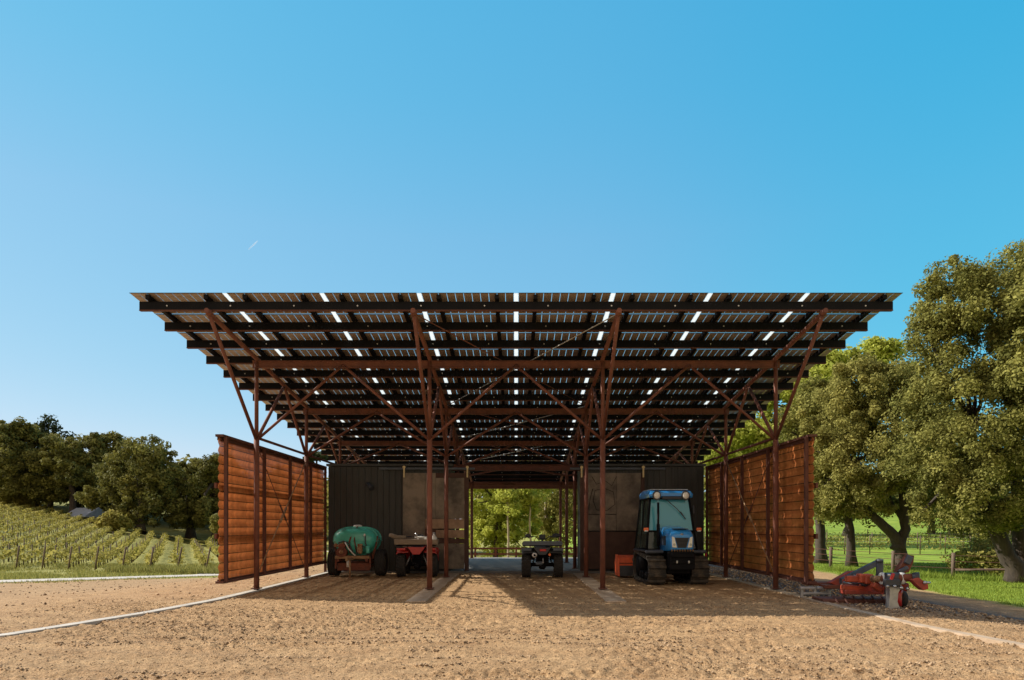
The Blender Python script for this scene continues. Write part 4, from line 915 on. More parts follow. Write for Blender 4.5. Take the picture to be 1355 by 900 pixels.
def quad_bike(loc, rz, label, red):
    q = thing('quad_bike', label, 'quad bike', loc, rz)
    pl = M['red'] if red else M['black_plastic']
    for sx in (-1, 1):
        wheel(q, (sx * 0.47, -0.62, 0.335), 0.335, 0.27); wheel(q, (sx * 0.46, 0.66, 0.325), 0.325, 0.21)
    m = MB(); m.tube((-.42, -.62, .335), (.42, -.62, .335), .035); m.box((0, -.62, .33), (.2, .24, .2), bev=.04)
    m.tube((-.42, .66, .325), (.42, .66, .325), .03); m.box((0, .05, .38), (.34, 1.5, .14), bev=.03)
    m.box((0, .05, .52), (.40, .62, .30), bev=.06)
    for sx in (-1, 1):
        m.tube((sx * .17, -.9, .36), (sx * .17, .95, .36), .02); m.path([(sx * .17, -.9, .36), (sx * .17, -.95, .6), (sx * .17, -.7, .76)], .02)
        m.path([(sx * .36, -.62, .30), (sx * .16, -.5, .38)], .022); m.path([(sx * .36, -.66, .30), (sx * .16, -.72, .40)], .022)
    m.box((0, -.98, .34), (.12, .12, .05), bev=.01); m.tube((0, -1.0, .36), (0, -1.0, .42), .025)
    m.build('chassis', M['black_steel'], q)
    for sx in (-1, 1):
        m = MB(); m.tube((sx * .33, -.78, .30), (sx * .17, -.70, .68), .014)
        pts = []
        for k in range(46):
            t = k / 45; a = t * 2 * math.pi * 6; p = Vector((sx * .31, -.78, .35)).lerp(Vector((sx * .19, -.71, .62)), t)
            pts.append(p + Vector((math.cos(a) * .034, math.sin(a) * .034, 0)))
        m.path(pts, .007, 5); m.build('shock_absorber', M['steel' if red else 'black_steel'], q)
    # fenders: arched sheets over each wheel
    for sx in (-1, 1):
        for (yc, r_, wa, wb) in ((-.62, .43, .24, .60), (.66, .42, .24, .58)):
            m = MB(); secs = []
            for k in range(11):
                a0_, a1_ = ((18, 128) if yc < 0 else (52, 162)); a = R(a0_ + (a1_ - a0_) * k / 10); y = yc + math.cos(a) * r_ * 1.05; z = .335 + math.sin(a) * r_ * 1.13
                secs.append([(sx * wa, y, z + .02), (sx * (wb - .05), y, z + .012), (sx * wb, y, z - .05), (sx * (wb - .015), y, z - .055), (sx * (wb - .06), y, z - .01), (sx * wa, y, z - .002)])
            m.loft(secs); m.build('fender', pl, q)
    # rear panel between the fenders
    m = MB()
    m.prism([(-.26, .88), (.26, .88), (.20, .80), (.10, .66), (-.10, .66), (-.20, .80)], 'Y', -.98, -.86, bev=.015); m.build('rear_panel', pl, q)
    if red:
        for sx in (-1, 1):
            m = MB(); m.box((sx * .44, -.97, .815), (.26, .10, .075), bev=.025, seg=2); m.build('rear_panel', pl, q)
            m = MB(); m.box((sx * .44, -1.045, .815), (.09, .02, .035), bev=.008); m.build('tail_light', M['tail'], q)
    else:
        m = MB(); m.box((.02, -.985, .80), (.19, .03, .065), bev=.015); m.build('tail_light', M['tail'], q)
        for sx in (-1, 1):
            m = MB(); m.box((sx * .46, -.98, .815), (.30, .10, .09), bev=.03, seg=2); m.build('rear_panel', M['grey_plastic'], q)
        m = MB(); m.lathe([(.03, .02), (.075, 0), (.085, .03), (.085, .42), (.05, .5)], (-.225, -1.02, .655), 'Y', 8); m.build('exhaust_muffler', M['steel'], q)
        m = MB(); m.lathe([(.034, 0), (.034, .03)], (-.225, -1.025, .655), 'Y', 12); m.build('exhaust_pipe', M['black_steel'], q)
        m = MB(); m.lathe([(.035, 0), (.04, .02)], (.21, -1.0, .67), 'Y', 12); m.build('reflector', M['amber'], q)
        m = MB(); m.tube((.02, -1.0, .42), (.02, -1.0, .58), .014); m.ell((.02, -1.02, .45), (.03, .03, .03)); m.build('tow_ball', M['steel'], q)
        m = MB(); m.box((-.08, -1.0, .42), (.22, .08, .10), bev=.03); m.build('tow_hitch', M['grey_plastic'], q)
    # seat, tank and handlebar
    m = MB(); secs = []
    for y, hw, z in ((-.52, .17, .84), (-.35, .19, .90), (-.05, .17, .88), (.22, .13, .90), (.36, .10, .93)):
        secs.append([(-hw, y, z - .10), (hw, y, z - .10), (hw * 1.02, y, z - .03), (hw * .7, y, z + .015), (-hw * .7, y, z + .015), (-hw * 1.02, y, z - .03)])
    m.loft(secs); m.build('seat', M['black_plastic'], q)
    m = MB(); secs = []
    for y, hw, z0, z1 in ((.30, .14, .66, .95), (.5, .20, .68, 1.0), (.72, .24, .66, .96), (.98, .20, .62, .84)):
        secs.append([(-hw, y, z0), (hw, y, z0), (hw, y, z1 - .08), (hw * .6, y, z1), (-hw * .6, y, z1), (-hw, y, z1 - .08)])
    m.loft(secs); m.build('front_cowl', pl, q)
    m = MB(); m.path([(-.40, .28, 1.16), (-.22, .36, 1.18), (-.10, .42, 1.08), (.10, .42, 1.08), (.22, .36, 1.18), (.40, .28, 1.16)], .014, 8)
    m.tube((-.42, .27, 1.16), (-.29, .325, 1.17), .022); m.tube((.42, .27, 1.16), (.29, .325, 1.17), .022); m.tube((0, .42, .9), (0, .42, 1.1), .03); m.build('handlebar', M['black_plastic'], q)
    m = MB(); m.box((0, .40, 1.16), (.20, .12, .15), bev=.04, seg=2); m.build('instrument_pod', M['black_plastic'], q)
    # racks
    for (ya, yb, z) in ((-1.02, -.50, .93), (.55, 1.05, .93)):
        rk = MB()
        for xx in np.linspace(-.5, .5, 6): rk.tube((xx, ya, z), (xx, yb, z), .011, 6)
        rk.path([(-.56, ya, z), (.56, ya, z), (.56, yb, z), (-.56, yb, z), (-.56, ya, z)], .015, 6)
        for xx in (-.3, .3):
            rk.tube((xx, (ya + yb) / 2, z), (xx * .6, (ya + yb) / 2, z - .2), .014, 6)
        rk.build('rack', M['black_steel'], q)
    m = MB()
    if red:
        m.box((0, -.77, 1.0), (1.24, .56, .035), bev=.008)
        for yy in (-1.03, -.51): m.box((0, yy, 1.03), (1.26, .025, .15), bev=.005)
        for xx in (-.625, .625): m.box((xx, -.77, 1.03), (.025, .5, .15), bev=.005)
        m.build('cargo_tray', M['dust_wood'], q)
    else:
        m.loft([[(-.57, y, .945), (.57, y, .945), (.59, y, 1.0), (.55, y, 1.05), (-.55, y, 1.05), (-.59, y, 1.0)] for y in (-1.06, -1.03, -.5, -.47)], smooth=False); m.build('cargo_tray', M['grey_plastic'], q)
        m = MB(); m.path([(-.62, .4, 1.14), (-.42, .3, 1.16)], .012, 6); m.ell((-.44, .52, 1.2), (.09, .03, .06)); m.tube((-.42, .3, 1.16), (-.44, .52, 1.2), .008, 6); m.ell((.44, .5, 1.2), (.13, .05, .07)); m.tube((.42, .3, 1.16), (.44, .5, 1.2), .008, 6); m.build('hand_guard', M['black_plastic'], q)
    return q

# --- red quad bike with a wooden tray, and what lies on the tray
ax, ay = -2.98, 21.35
qr = quad_bike((ax, ay, 0), R(3), 'red quad bike with a dusty wooden tray, parked beside the teal tank', True)
spr = thing('sprayer_handset', 'white spray lance and bottle lying on the tray of the red quad bike', 'sprayer', (ax + .25, ay - .75, 1.02))
m = MB(); m.tube((-.27, 0, .15), (.12, .02, .13), .035, 8); m.box((-.18, 0, .07), (.06, .08, .14), bev=.01); m.box((.05, 0, .065), (.06, .08, .13), bev=.01); m.build('lance', M['white'], spr)
m = MB(); m.lathe([(.085, 0), (.10, .03), (.095, .13), (.04, .20), (.035, .25)], (.29, .02, 0), 'Z', 12); m.build('bottle', M['white'], spr)
m = MB(); m.lathe([(.04, .25), (.04, .29)], (.29, .02, 0), 'Z', 10); m.tube((.29, .02, .27), (.18, -.04, .29), .016, 6); m.tube((-.22, 0, .18), (-.24, 0, .27), .03, 8); m.build('nozzle', M['steel'], spr)
pad = MB(); pad.path([(ax - .78, ay - .72, 1.245), (ax - .68, ay - .72, 1.20), (ax - .55, ay - .72, 1.15), (ax - .42, ay - .70, 1.155), (ax - .30, ay - .70, 1.18)], [.05, .075, .08, .07, .04], 10)
pad.box((ax - .45, ay - .72, 1.065), (.16, .16, .09), bev=.02)
tag(pad.build('cushion', M['dust_wood']), 'tan curved roll sticking out past the left end of the tray', 'roll')
# --- dark quad bike in the passage
qb = quad_bike((0.79, 21.05, 0), R(-2), 'dark grey quad bike seen from behind in the passage', False)

# --- sprayer trailer with teal tank
sx0, sy0 = -4.78, 21.0
s = thing('sprayer_trailer', 'trailer sprayer with a ribbed teal tank on a rusty two wheeled frame', 'sprayer', (sx0, sy0, 0))
for q in (-1, 1): wheel(s, (q * .70, 0.0, .40), .40, .30, tread='rib', rimmat='rim')
m = MB()
for q in (-1, 1): m.box((q * .42, 0, .50), (.07, 1.5, .09), bev=.008); m.box((q * .5, -.62, .42), (.05, .06, .34), bev=.006)
m.tube((-.66, 0, .40), (.66, 0, .40), .04); m.box((0, .7, .50), (.9, .07, .09)); m.box((0, -.55, .3), (.95, .05, .22), bev=.01); m.box((0, -.2, .3), (.92, .6, .04))
for q in (-1, 1): m.path([(q * .52, -.4, .52), (q * .60, -.3, .85), (q * .66, -.1, 1.1)], .02, 6)
m.build('frame', M['rustred'], s)
m = MB(); m.box((0, -.72, .585), (1.0, .08, .09), bev=.01); m.box((0, -.95, .545), (.07, .9, .07), bev=.008); m.build('cross_bar', M['rusty_yellow'], s)
m = MB(); m.tube((.0, -1.0, .0), (.0, -1.0, .52), .03, 8); m.lathe([(.07, 0), (.07, .02)], (0, -1.0, 0), 'Z', 10); m.build('jack_stand', M['rusty_yellow'], s)
# tank: rounded body, with mid seam and raised ribs
def tank_sec(y, k):
    pts = []
    for j in range(28):
        a = 2 * math.pi * j / 28; ca, sa = math.cos(a), math.sin(a)
        x = .65 * math.copysign(abs(ca) ** .72, ca) * k; z = (.40 if sa > 0 else .42) * math.copysign(abs(sa) ** .8, sa) * k
        pts.append((x * (1 if sa > -0.1 else 1 - .22 * abs(sa)), y, 1.06 + z))
    return pts
m = MB(); m.loft([tank_sec(y, k) for y, k in ((-.62, .30), (-.60, .62), (-.55, .80), (-.46, .92), (-.34, .985), (-.2, 1.0), (.25, 1.0), (.5, .95), (.62, .75), (.66, .4))])
tk = m.build('tank', M['teal'], s)
m = MB(); rg3 = [Vector(p) for p in tank_sec(-.28, 1.012)]; m.path(rg3 + [rg3[0]], .02, 6, cap=False); rg3 = [Vector(p) for p in tank_sec(.22, 1.012)]; m.path(rg3 + [rg3[0]], .02, 6, cap=False)
m.path([(x, y, 1.05) for x, y in ((-.695, .2), (-.69, -.2), (-.62, -.47), (-.40, -.60), (0, -.64), (.40, -.60), (.62, -.47), (.69, -.2), (.695, .2))], .014, 6); m.build('rib', M['teal'], tk)
m = MB(); m.path([(-.1, -.60, .72), (-.10, -.645, 1.05), (-.03, -.56, 1.30), (.05, -.3, 1.47), (.05, .2, 1.475)], .026, 6); m.path([(.10, -.60, .72), (.05, -.645, 1.05), (.03, -.56, 1.30), (.05, -.3, 1.475)], .02, 6); m.path([(.66, -.3, 1.2), (.62, -.42, .9), (.52, -.45, .62)], .022, 6); m.build('strap', M['rustred'], s)
m = MB(); m.lathe([(.13, 0), (.13, .05), (.10, .07), (.04, .08)], (.02, -.1, 1.455), 'Z', 16); m.build('filler_cap', M['white'], tk)
m = MB(); m.tube((-.30, -.78, .74), (-.30, -.62, .74), .15, 16); m.tube((-.30, -.80, .74), (-.30, -.78, .74), .10, 16); m.box((-.3, -.7, .92), (.2, .14, .12), bev=.02); m.build('pump', M['rustred'], s)
m = MB(); m.lathe([(.035, 0), (.06, .015), (.06, .04)], (-.30, -.83, .74), 'Y', 12); m.lathe([(.05, 0), (.06, .02), (.06, .05)], (-.50, -.66, .93), 'Y', 12); m.tube((-.43, -.7, .9), (-.24, -.7, 1.02), .03); m.build('pump_cap', M['rusty_yellow'], s)
m = MB()
m.path([(-.42, -.66, 1.0), (-.25, -.74, 1.06), (-.08, -.74, .98), (-.02, -.74, .82), (.06, -.74, .66)], .02, 8)
m.path([(.12, -.72, .66), (.2, -.74, .80), (.28, -.70, .92), (.4, -.68, .86), (.42, -.66, .66)], .022, 8)
m.path([(.35, -.62, 1.24), (.37, -.66, 1.0), (.46, -.66, .8)], .018, 6); m.build('hose', M['black_plastic'], s)
m = MB(); m.path([(-.2, -.76, 1.02), (-.1, -.76, .84), (.02, -.76, .70), (.10, -.78, .64)], .018, 8); m.tube((-.12, -.78, .3), (-.12, -.78, .48), .035, 8); m.tube((.34, -.655, 1.20), (.35, -.66, 1.27), .025, 8); m.build('pipe', M['white'], s)
m = MB(); m.box((.22, -.70, .82), (.14, .12, .2), bev=.02); m.tube((.16, -.74, .95), (.30, -.74, .95), .03); m.ell((.24, -.76, .74), (.06, .05, .06)); m.build('valve_block', M['rusty_yellow'], s)
m = MB(); m.lathe([(.055, 0), (.06, .02), (.06, .2), (.03, .22)], (.44, -.68, .70), 'Z', 12); m.build('filter_bowl', M['teal'], s)

# --- blue crawler tractor
tx, ty = 4.12, 18.75
t = thing('crawler_tractor', 'blue crawler tractor with a glazed cab and black rubber tracks', 'tractor', (tx, ty, 0), R(2))
t.scale = (0.88, 0.95, 1.0)
for q in (-1, 1):
    tr = thing('track', None, None); tr.parent = t; tr.location = (q * .63, 0, 0)
    prof = []
    for k in range(13): a = R(90 + 180 * k / 12); prof.append((-.78 + .30 * math.cos(a), .33 + .31 * math.sin(a) if True else 0))
    for k in range(13): a = R(-90 + 180 * k / 12); prof.append((.70 + .36 * math.cos(a), .40 + .38 * math.sin(a)))
    inner = [(-.02 + (y + .02) * .93, .37 + (z - .37) * .88) for y, z in prof]
    m = MB(); n_ = len(prof)
    for xa, xb in ((-.25, .25),):
        A = [m.bm.verts.new((xa, y, z + .02)) for y, z in prof]; B = [m.bm.verts.new((xb, y, z + .02)) for y, z in prof]
        A2 = [m.bm.verts.new((xa, y, z + .02)) for y, z in inner]; B2 = [m.bm.verts.new((xb, y, z + .02)) for y, z in inner]
        for k in range(n_):
            j = (k + 1) % n_
            for f in ((A[k], A[j], B[j], B[k]), (A2[j], A2[k], B2[k], B2[j]), (A[j], A[k], A2[k], A2[j]), (B[k], B[j], B2[j], B2[k])): m.bm.faces.new(f)
    # grouser bars all round the belt
    per = []; L_ = 0
    for k in range(n_):
        a, b = Vector((0, *prof[k])), Vector((0, *prof[(k + 1) % n_])); per.append((a, b, (b - a).length)); L_ += (b - a).length
    ng = 26
    for g_ in range(ng):
        d = g_ * L_ / ng
        for a, b, l in per:
            if d <= l: break
            d -= l
        p = a.lerp(b, d / l); tg = (b - a).normalized(); nrm = Vector((0, -tg.z, tg.y)); c0 = Vector((0, -.04, .38))
        if (p - c0).dot(nrm) < 0: nrm = -nrm
        ang = math.atan2(nrm.z, nrm.y)
        m.box((0, p.y + nrm.y * .02, p.z + .02 + nrm.z * .02), (.52, .075, .075), Matrix.Rotation(ang - math.pi / 2, 3, 'X'), bev=.01)
    m.build('belt', M['dusty_track'], tr)
    m = MB()
    for (y, z, r) in ((-.78, .34, .25), (.70, .42, .31), (-.35, .17, .12), (0, .17, .12), (.32, .17, .12)): m.lathe([(r * .4, -.2), (r, -.17), (r, .17), (r * .4, .2)], (0, y, z), 'X', 18)
    m.build('roller', M['black_steel'], tr)
    m = MB(); m.box((q * .0, .1, .84), (.56, 1.6, .05), bev=.02); m.box((0, -.72, .83), (.54, .18, .09), bev=.03); o = m.build('mudguard', M['blue_grey'], tr)
m = MB(); m.box((0, .0, .45), (.72, 2.1, .36), bev=.03); m.box((0, .4, .75), (.8, 1.0, .3), bev=.03); m.build('chassis', M['black_steel'], t)
m = MB(); m.prism([(-.34, .40), (.34, .40), (.36, .50), (.36, .80), (.33, .86), (-.33, .86), (-.36, .80), (-.36, .50)], 'Y', -1.42, -1.05, bev=.02)
m.box((0, -1.43, .60), (.64, .04, .10), bev=.012); m.box((0, -1.435, .76), (.66, .05, .12), bev=.02); m.build('front_weight', M['black_steel'], t)
m = MB()
for k in range(9): m.box((-.30 + .075 * k, -1.40, .885), (.028, .05, .05), bev=.006)
m.build('weight_lugs', M['rusty_yellow'], t)
for xx in (-.17, .17):
    m = MB(); m.box((xx, -1.46, .60), (.045, .02, .07), bev=.006); m.build('tow_pin', M['steel'], t)
# hood
def hood_sec(y, hw, z0, z1, cr=.1):
    return [(-hw, y, z0), (hw, y, z0), (hw, y, z1 - cr), (hw - cr * .45, y, z1 - cr * .25), (hw * .45, y, z1), (-hw * .45, y, z1), (-hw + cr * .45, y, z1 - cr * .25), (-hw, y, z1 - cr)]
m = MB(); m.loft([hood_sec(-1.36, .30, .93, 1.24), hood_sec(-1.33, .335, .90, 1.32, .12), hood_sec(-1.22, .355, .88, 1.40, .12), hood_sec(-.9, .36, .86, 1.45, .12), hood_sec(-.30, .37, .86, 1.50, .12)], smooth=True)
hood = m.build('hood', M['blue'], t)
m = MB(); m.prism([(-.20, 1.205), (.20, 1.205), (.12, .95), (-.12, .95)], 'Y', -1.385, -1.33, bev=.01); m.build('grille', M['black_plastic'], hood)
m = MB()
for q in range(7): m.box((0, -1.39, .97 + .034 * q), (.22 + .022 * q, .01, .008))
m.build('grille_slats', M['black_steel'], hood)
for q in (-1, 1):
    m = MB(); m.prism([(q * .225, 1.21), (q * .295, 1.235), (q * .285, .965), (q * .155, .955)][::q], 'Y', -1.40, -1.345, bev=.012); hl = m.build('headlight', M['lens'], hood)
    m = MB(); m.lathe([(.035, 0), (.03, .012)], (q * .235, -1.412, 1.03), 'Y', 12); m.build('reflector', M['steel'], hl)
m = MB(); m.ell((0, -1.34, 1.29), (.05, .025, .03)); m.build('emblem', M['steel'], hood)
m = MB(); m.box((0, -1.14, 1.425), (.40, .30, .02), bev=.008); m.build('air_intake', M['black_plastic'], hood)
for q in (-1, 1):
    m = MB()
    for k in range(5): m.box((q * .365, -.95 + .1 * k, 1.12), (.012, .06, .24))
    m.build('side_vent', M['black_plastic'], hood)
# cab: frame posts, glass, roof
CB = [(-.76, -.30, .86), (.76, -.30, .86), (.80, 1.05, .86), (-.80, 1.05, .86)]
CT = [(-.60, -.05, 2.24), (.60, -.05, 2.24), (.64, .98, 2.24), (-.64, .98, 2.24)]
m = MB()
for a, b in zip(CB, CT): m.tube(a, b, .038, 8)
for k in range(4): m.tube(CT[k], CT[(k + 1) % 4], .035, 8); m.tube(CB[k], CB[(k + 1) % 4], .04, 8)
mid = [Vector(a).lerp(Vector(b), .36) for a, b in zip(CB, CT)]
m.tube(mid[0], mid[1], .028, 8)
for q in (-1, 1): m.tube((q * .78, .45, .86), (q * .62, .50, 2.24), .03, 8)
m.build('cab_frame', M['black_steel'], t)
def pane(name, pts, mm='glass', off=.0):
    m = MB(); vs0 = [m.bm.verts.new(p) for p in pts]; f = m.bm.faces.new(vs0); o = m.build(name, M[mm], t); sm = o.modifiers.new('thickness', 'SOLIDIFY'); sm.thickness = .006; return o
L3 = lambda a, b, f: tuple(Vector(a).lerp(Vector(b), f))
pane('windscreen', [mid[0] , mid[1], L3(CB[1], CT[1], .98), L3(CB[0], CT[0], .98)])
pane('lower_glass', [CB[0], (-.40, -.30, .86), (-.40, -.22, 1.35), mid[0]], 'dark_glass'); pane('lower_glass', [(.40, -.30, .86), CB[1], mid[1], (.40, -.22, 1.35)], 'dark_glass')
pane('side_glass', [CB[0], CB[3], L3(CB[3], CT[3], .98), L3(CB[0], CT[0], .98)], 'dark_glass'); pane('side_glass', [CB[1], CB[2], L3(CB[2], CT[2], .98), L3(CB[1], CT[1], .98)], 'dark_glass'); pane('rear_glass', [L3(CB[3], CT[3], .3), L3(CB[2], CT[2], .3), CT[2], CT[3]])
m = MB(); m.loft([[(-x, y, z0), (x, y, z0), (x + .02, y, (z0 + z1) / 2), (x - .06, y, z1), (-x + .06, y, z1), (-x - .02, y, (z0 + z1) / 2)] for y, x, z0, z1 in ((-.24, .60, 2.30, 2.38), (-.20, .66, 2.26, 2.43), (.1, .68, 2.25, 2.47), (.95, .68, 2.25, 2.46), (1.08, .62, 2.27, 2.42))], smooth=False); rf = m.build('cab_roof', M['blue'], t)
m = MB(); m.box((0, .45, 2.478), (1.15, 1.0, .02), bev=.008); m.build('roof_top', M['white'], rf)
m = MB(); m.box((.03, -.215, 2.25), (.62, .05, .10), bev=.02); m.build('visor', M['black_plastic'], rf)
for q in (-1, 1):
    m = MB(); m.lathe([(.125, 0), (.13, .03), (.125, .06)], (q * .44, -.275, 2.31), 'Y', 18); hs_ = m.build('lamp_housing', M['black_plastic'], rf)
    m = MB(); m.lathe([(.005, -.018), (.06, -.014), (.092, 0), (.095, .02)], (q * .44, -.285, 2.31), 'Y', 18); m.build('work_lamp', M['lens'], hs_)
for q in (-1, 1):
    m = MB(); m.tube((q * .70, -.28, 1.36), (q * .80, -.36, 1.40), .014, 6); st = m.build('lamp_stalk', M['black_steel'], t)
    m = MB(); m.box((q * .80, -.40, 1.41), (.16, .05, .09), bev=.03, seg=2); m.build('indicator', M['amber'], st)
    m = MB(); m.box((q * .80, -.412, 1.365), (.11, .04, .035), bev=.012); m.build('side_lamp', M['lens'], st)
m = MB(); m.tube((-.44, -.42, .95), (-.44, -.42, 2.12), .035, 10); m.tube((-.44, -.42, 1.0), (-.44, -.42, 1.55), .05, 10); m.build('exhaust_pipe', M['black_steel'], t)
m = MB(); m.path([(-.15, -.17, 2.22), (.2, -.2, 1.95), (.42, -.2, 1.72)], .010, 6); m.tube((.30, -.205, 1.88), (.45, -.215, 1.68), .014, 6); m.build('wiper', M['black_plastic'], t)
m = MB(); m.box((.72, -.12, 1.93), (.05, .14, .24), bev=.02); m.tube((.62, -.05, 2.1), (.72, -.12, 2.0), .010, 6); m.build('mirror', M['black_plastic'], t)
m = MB(); m.box((0, .62, 1.22), (.5, .48, .14), bev=.05, seg=2); m.box((0, .86, 1.52), (.5, .12, .58), bev=.05, seg=2); m.build('seat', M['seat'], t)
m = MB(); m.box((0, .02, 1.28), (1.0, .30, .28), bev=.06, seg=2); m.build('dashboard', M['seat'], t)
m = MB(); m.path([(.17 * math.cos(a), .24 + .06 * math.sin(a), 1.54 + .15 * math.sin(a)) for a in np.linspace(0, 2 * math.pi, 20)], .014, 6, cap=False); m.tube((0, .14, 1.36), (0, .24, 1.54), .02, 6); m.build('steering_wheel', M['black_plastic'], t)
m = MB(); m.box((.925, -.62, .66), (.03, .10, .34), bev=.01); m.build('side_reflector', M['tail'], t)
m = MB(); m.tube((.42, -.85, 1.0), (.42, -.85, 1.22), .03, 8); m.build('pre_cleaner', M['white'], t)

# --- orange flail mower behind the tractor
fm = thing('flail_mower', 'small orange flail mower standing by the patched door left of the tractor', 'mower', (3.42, 20.6, 0))
m = MB(); m.prism([(-.30, .05), (-.30, .38), (-.26, .40), (-.24, .56), (-.12, .63), (.30, .63), (.38, .45), (.38, .05), (.34, .05), (.34, .40), (.25, .58), (-.10, .58), (-.20, .52), (-.22, .36), (-.26, .34), (-.26, .05)], 'X', -.40, .60); m.build('hood', M['mower_orange'], fm)
for xx in (-.42, .61):
    m = MB(); m.prism([(-.36, .03), (-.32, .45), (-.14, .65), (.32, .65), (.42, .40), (.42, .03)], 'X', xx - .015, xx + .015, bev=.004); m.build('side_plate', M['mower_orange'], fm)
m = MB(); m.box((.10, -.31, .19), (1.0, .015, .30)); m.build('rubber_flap', M['black_plastic'], fm)
m = MB(); m.tube((-.40, .1, .2), (.60, .1, .2), .07, 12); m.build('rotor', M['black_steel'], fm)
m = MB(); m.tube((-.40, .36, .09), (.60, .36, .09), .07, 12); m.build('roller', M['black_steel'], fm)
m = MB()
for xx in (-.1, .35): m.path([(xx, .25, .60), (xx, .45, .58), (xx, .6, .4)], .03, 6)
m.build('hitch_frame', M['mower_orange'], fm)
m = MB(); m.box((.1, -.262, .405), (1.0, .012, .03)); m.build('trim', M['rustred'], fm)

# --- red folding implement on the gravel, right of the barn
def w3(u, v, Y): return at(u, v, Y)
gi = w3(1178, 806, 12.9); gz = Hs(gi.x, gi.y)
im = thing('cultivator', 'red folded implement with a grey curved stand on the shaded gravel', 'implement', (gi.x, gi.y, gz))
def part(name, mb, mm): return mb.build(name, M[mm] if isinstance(mm, str) else mm, im, True)
m = MB(); a = w3(1166, 766, 13.0); b = w3(1212, 764, 12.7); m.tube(a, b, .075, 14); part('cross_tube', m, 'rustred')
m = MB(); m.tube(w3(1208, 764, 12.72), w3(1217, 763.5, 12.66), .088, 14); part('end_cap', m, 'black_plastic')
for u in (1168, 1193):
    m = MB(); c = w3(u, 765.5, 13.0 - (u - 1168) * .006); m.lathe([(.075, -.035), (.11, -.035), (.11, .035), (.075, .035)], c, 'X', 16); part('collar', m, 'white')
m = MB(); m.tube(w3(1171, 765, 12.98), w3(1190, 765, 12.85), .105, 14); m.box(w3(1180, 771, 12.8), (.30, .10, .14), bev=.02); part('gearbox', m, 'black_plastic')
for (u, v) in ((1174, 776), (1184, 776), (1176, 761), (1193, 778), (1201, 779)):
    m = MB(); m.lathe([(.006, -.03), (.028, -.024), (.03, 0), (.03, .03)], w3(u, v, 12.72), 'Y', 10); part('hydraulic_fitting', m, 'steel')
m = MB(); m.box(w3(1180.5, 764, 12.78), (.05, .05, .16), Matrix.Rotation(R(20), 3, 'Y'), bev=.012); part('valve_handle', m, 'red')
# stand: grey curved plate
sp = [(1175, 770), (1189, 770), (1192, 776), (1186, 784), (1185, 796), (1190, 806), (1186, 808), (1176, 808), (1174, 806), (1176, 790)]
o0 = w3(0, 0, 12.85)
m = MB(); m.prism([(w3(u, v, 12.85).x, max(gz - .02, w3(u, v, 12.85).z)) for u, v in sp], 'Y', 12.80, 12.93, bev=.01); part('stand', m, 'galv')
m = MB(); arc = [w3(u, v, 13.0) for u, v in ((1193, 777), (1188, 785), (1187, 794), (1190, 802))]; m.path(arc, [.05, .075, .085, .05], 8); part('shank', m, 'red')
m = MB(); m.lathe([(.03, -.06), (.15, -.05), (.16, 0), (.15, .05), (.03, .06)], w3(1193, 792, 13.25), 'X', 18); part('gauge_wheel', m, 'rubber')
m = MB(); m.lathe([(.02, -.07), (.07, -.07), (.07, .07), (.02, .07)], w3(1193, 792, 13.25), 'X', 14); part('wheel_hub', m, 'steel')
m = MB(); m.path([w3(1194, 772, 12.9), w3(1199, 777, 12.85), w3(1196, 781, 12.85)], .05, 8); m.box(w3(1196, 775, 12.9), (.16, .1, .1), bev=.02); part('bracket', m, 'impl_red')
m = MB(); pr = [(1204, 767), (1213, 764), (1225, 772), (1226, 779), (1219, 781), (1212, 775)]
m.prism([(w3(u, v, 12.65).x, w3(u, v, 12.65).z) for u, v in pr], 'Y', 12.58, 12.74, bev=.012); part('arm_bracket', m, 'impl_red')
m = MB(); m.lathe([(.006, -.02), (.03, -.015), (.03, .02)], w3(1224, 771, 12.55), 'Y', 10); m.tube(w3(1226, 771, 12.6), w3(1231, 771, 12.6), .02, 8); part('pivot_pin', m, 'steel')
m = MB(); pr = [(1184, 757), (1195, 742), (1200, 734), (1208, 735), (1207, 744), (1201, 757), (1193, 759)]
m.prism([(w3(u, v, 13.1).x, w3(u, v, 13.1).z) for u, v in pr], 'Y', 13.05, 13.19, bev=.012); part('raised_arm', m, 'rustred')
m = MB(); m.box(w3(1202, 741, 13.02), (.12, .06, .16), Matrix.Rotation(R(25), 3, 'Y'), bev=.015); m.box(w3(1195, 754, 13.0), (.2, .05, .07), Matrix.Rotation(R(-30), 3, 'Y'), bev=.012); part('arm_plate', m, 'blue_grey')
# frame lying back towards the barn
m = MB(); m.box(w3(1140, 766, 13.6), (.62, .12, .12), bev=.015); m.box(w3(1148, 766, 13.5), (.16, .20, .19), bev=.02); m.box(w3(1139, 765, 13.55), (.10, .2, .17), bev=.02); part('tool_beam', m, 'impl_orange')
m = MB(); m.tube(w3(1155, 766, 13.3), w3(1168, 766, 13.0), .065, 10); part('drive_shaft', m, 'rusty_yellow')
m = MB(); m.loft([[tuple(w3(1118, 771, 14.2) + Vector(d)) for d in ((0, 0, -.06), (0, .1, -.06), (0, .1, .06), (0, 0, .06))], [tuple(w3(1170, 782, 13.1) + Vector(d)) for d in ((0, 0, -.07), (0, .1, -.07), (0, .1, .07), (0, 0, .07))]], smooth=False); part('side_beam', m, 'impl_red')
m = MB(); m.box(w3(1132, 778, 13.7), (.55, .14, .10), Matrix.Rotation(R(2), 3, 'Y'), bev=.015); part('hinge_plate', m, 'impl_orange')
m = MB(); m.box(w3(1160, 777, 13.2), (.2, .16, .10), Matrix.Rotation(R(35), 3, 'Y'), bev=.015); part('hinge_plate', m, 'impl_orange')
m = MB(); m.box(w3(1143, 783, 13.7), (.85, .25, .09), bev=.015); m.box(w3(1165, 772, 13.25), (.16, .16, .22), bev=.02); part('side_beam', m, 'impl_red')
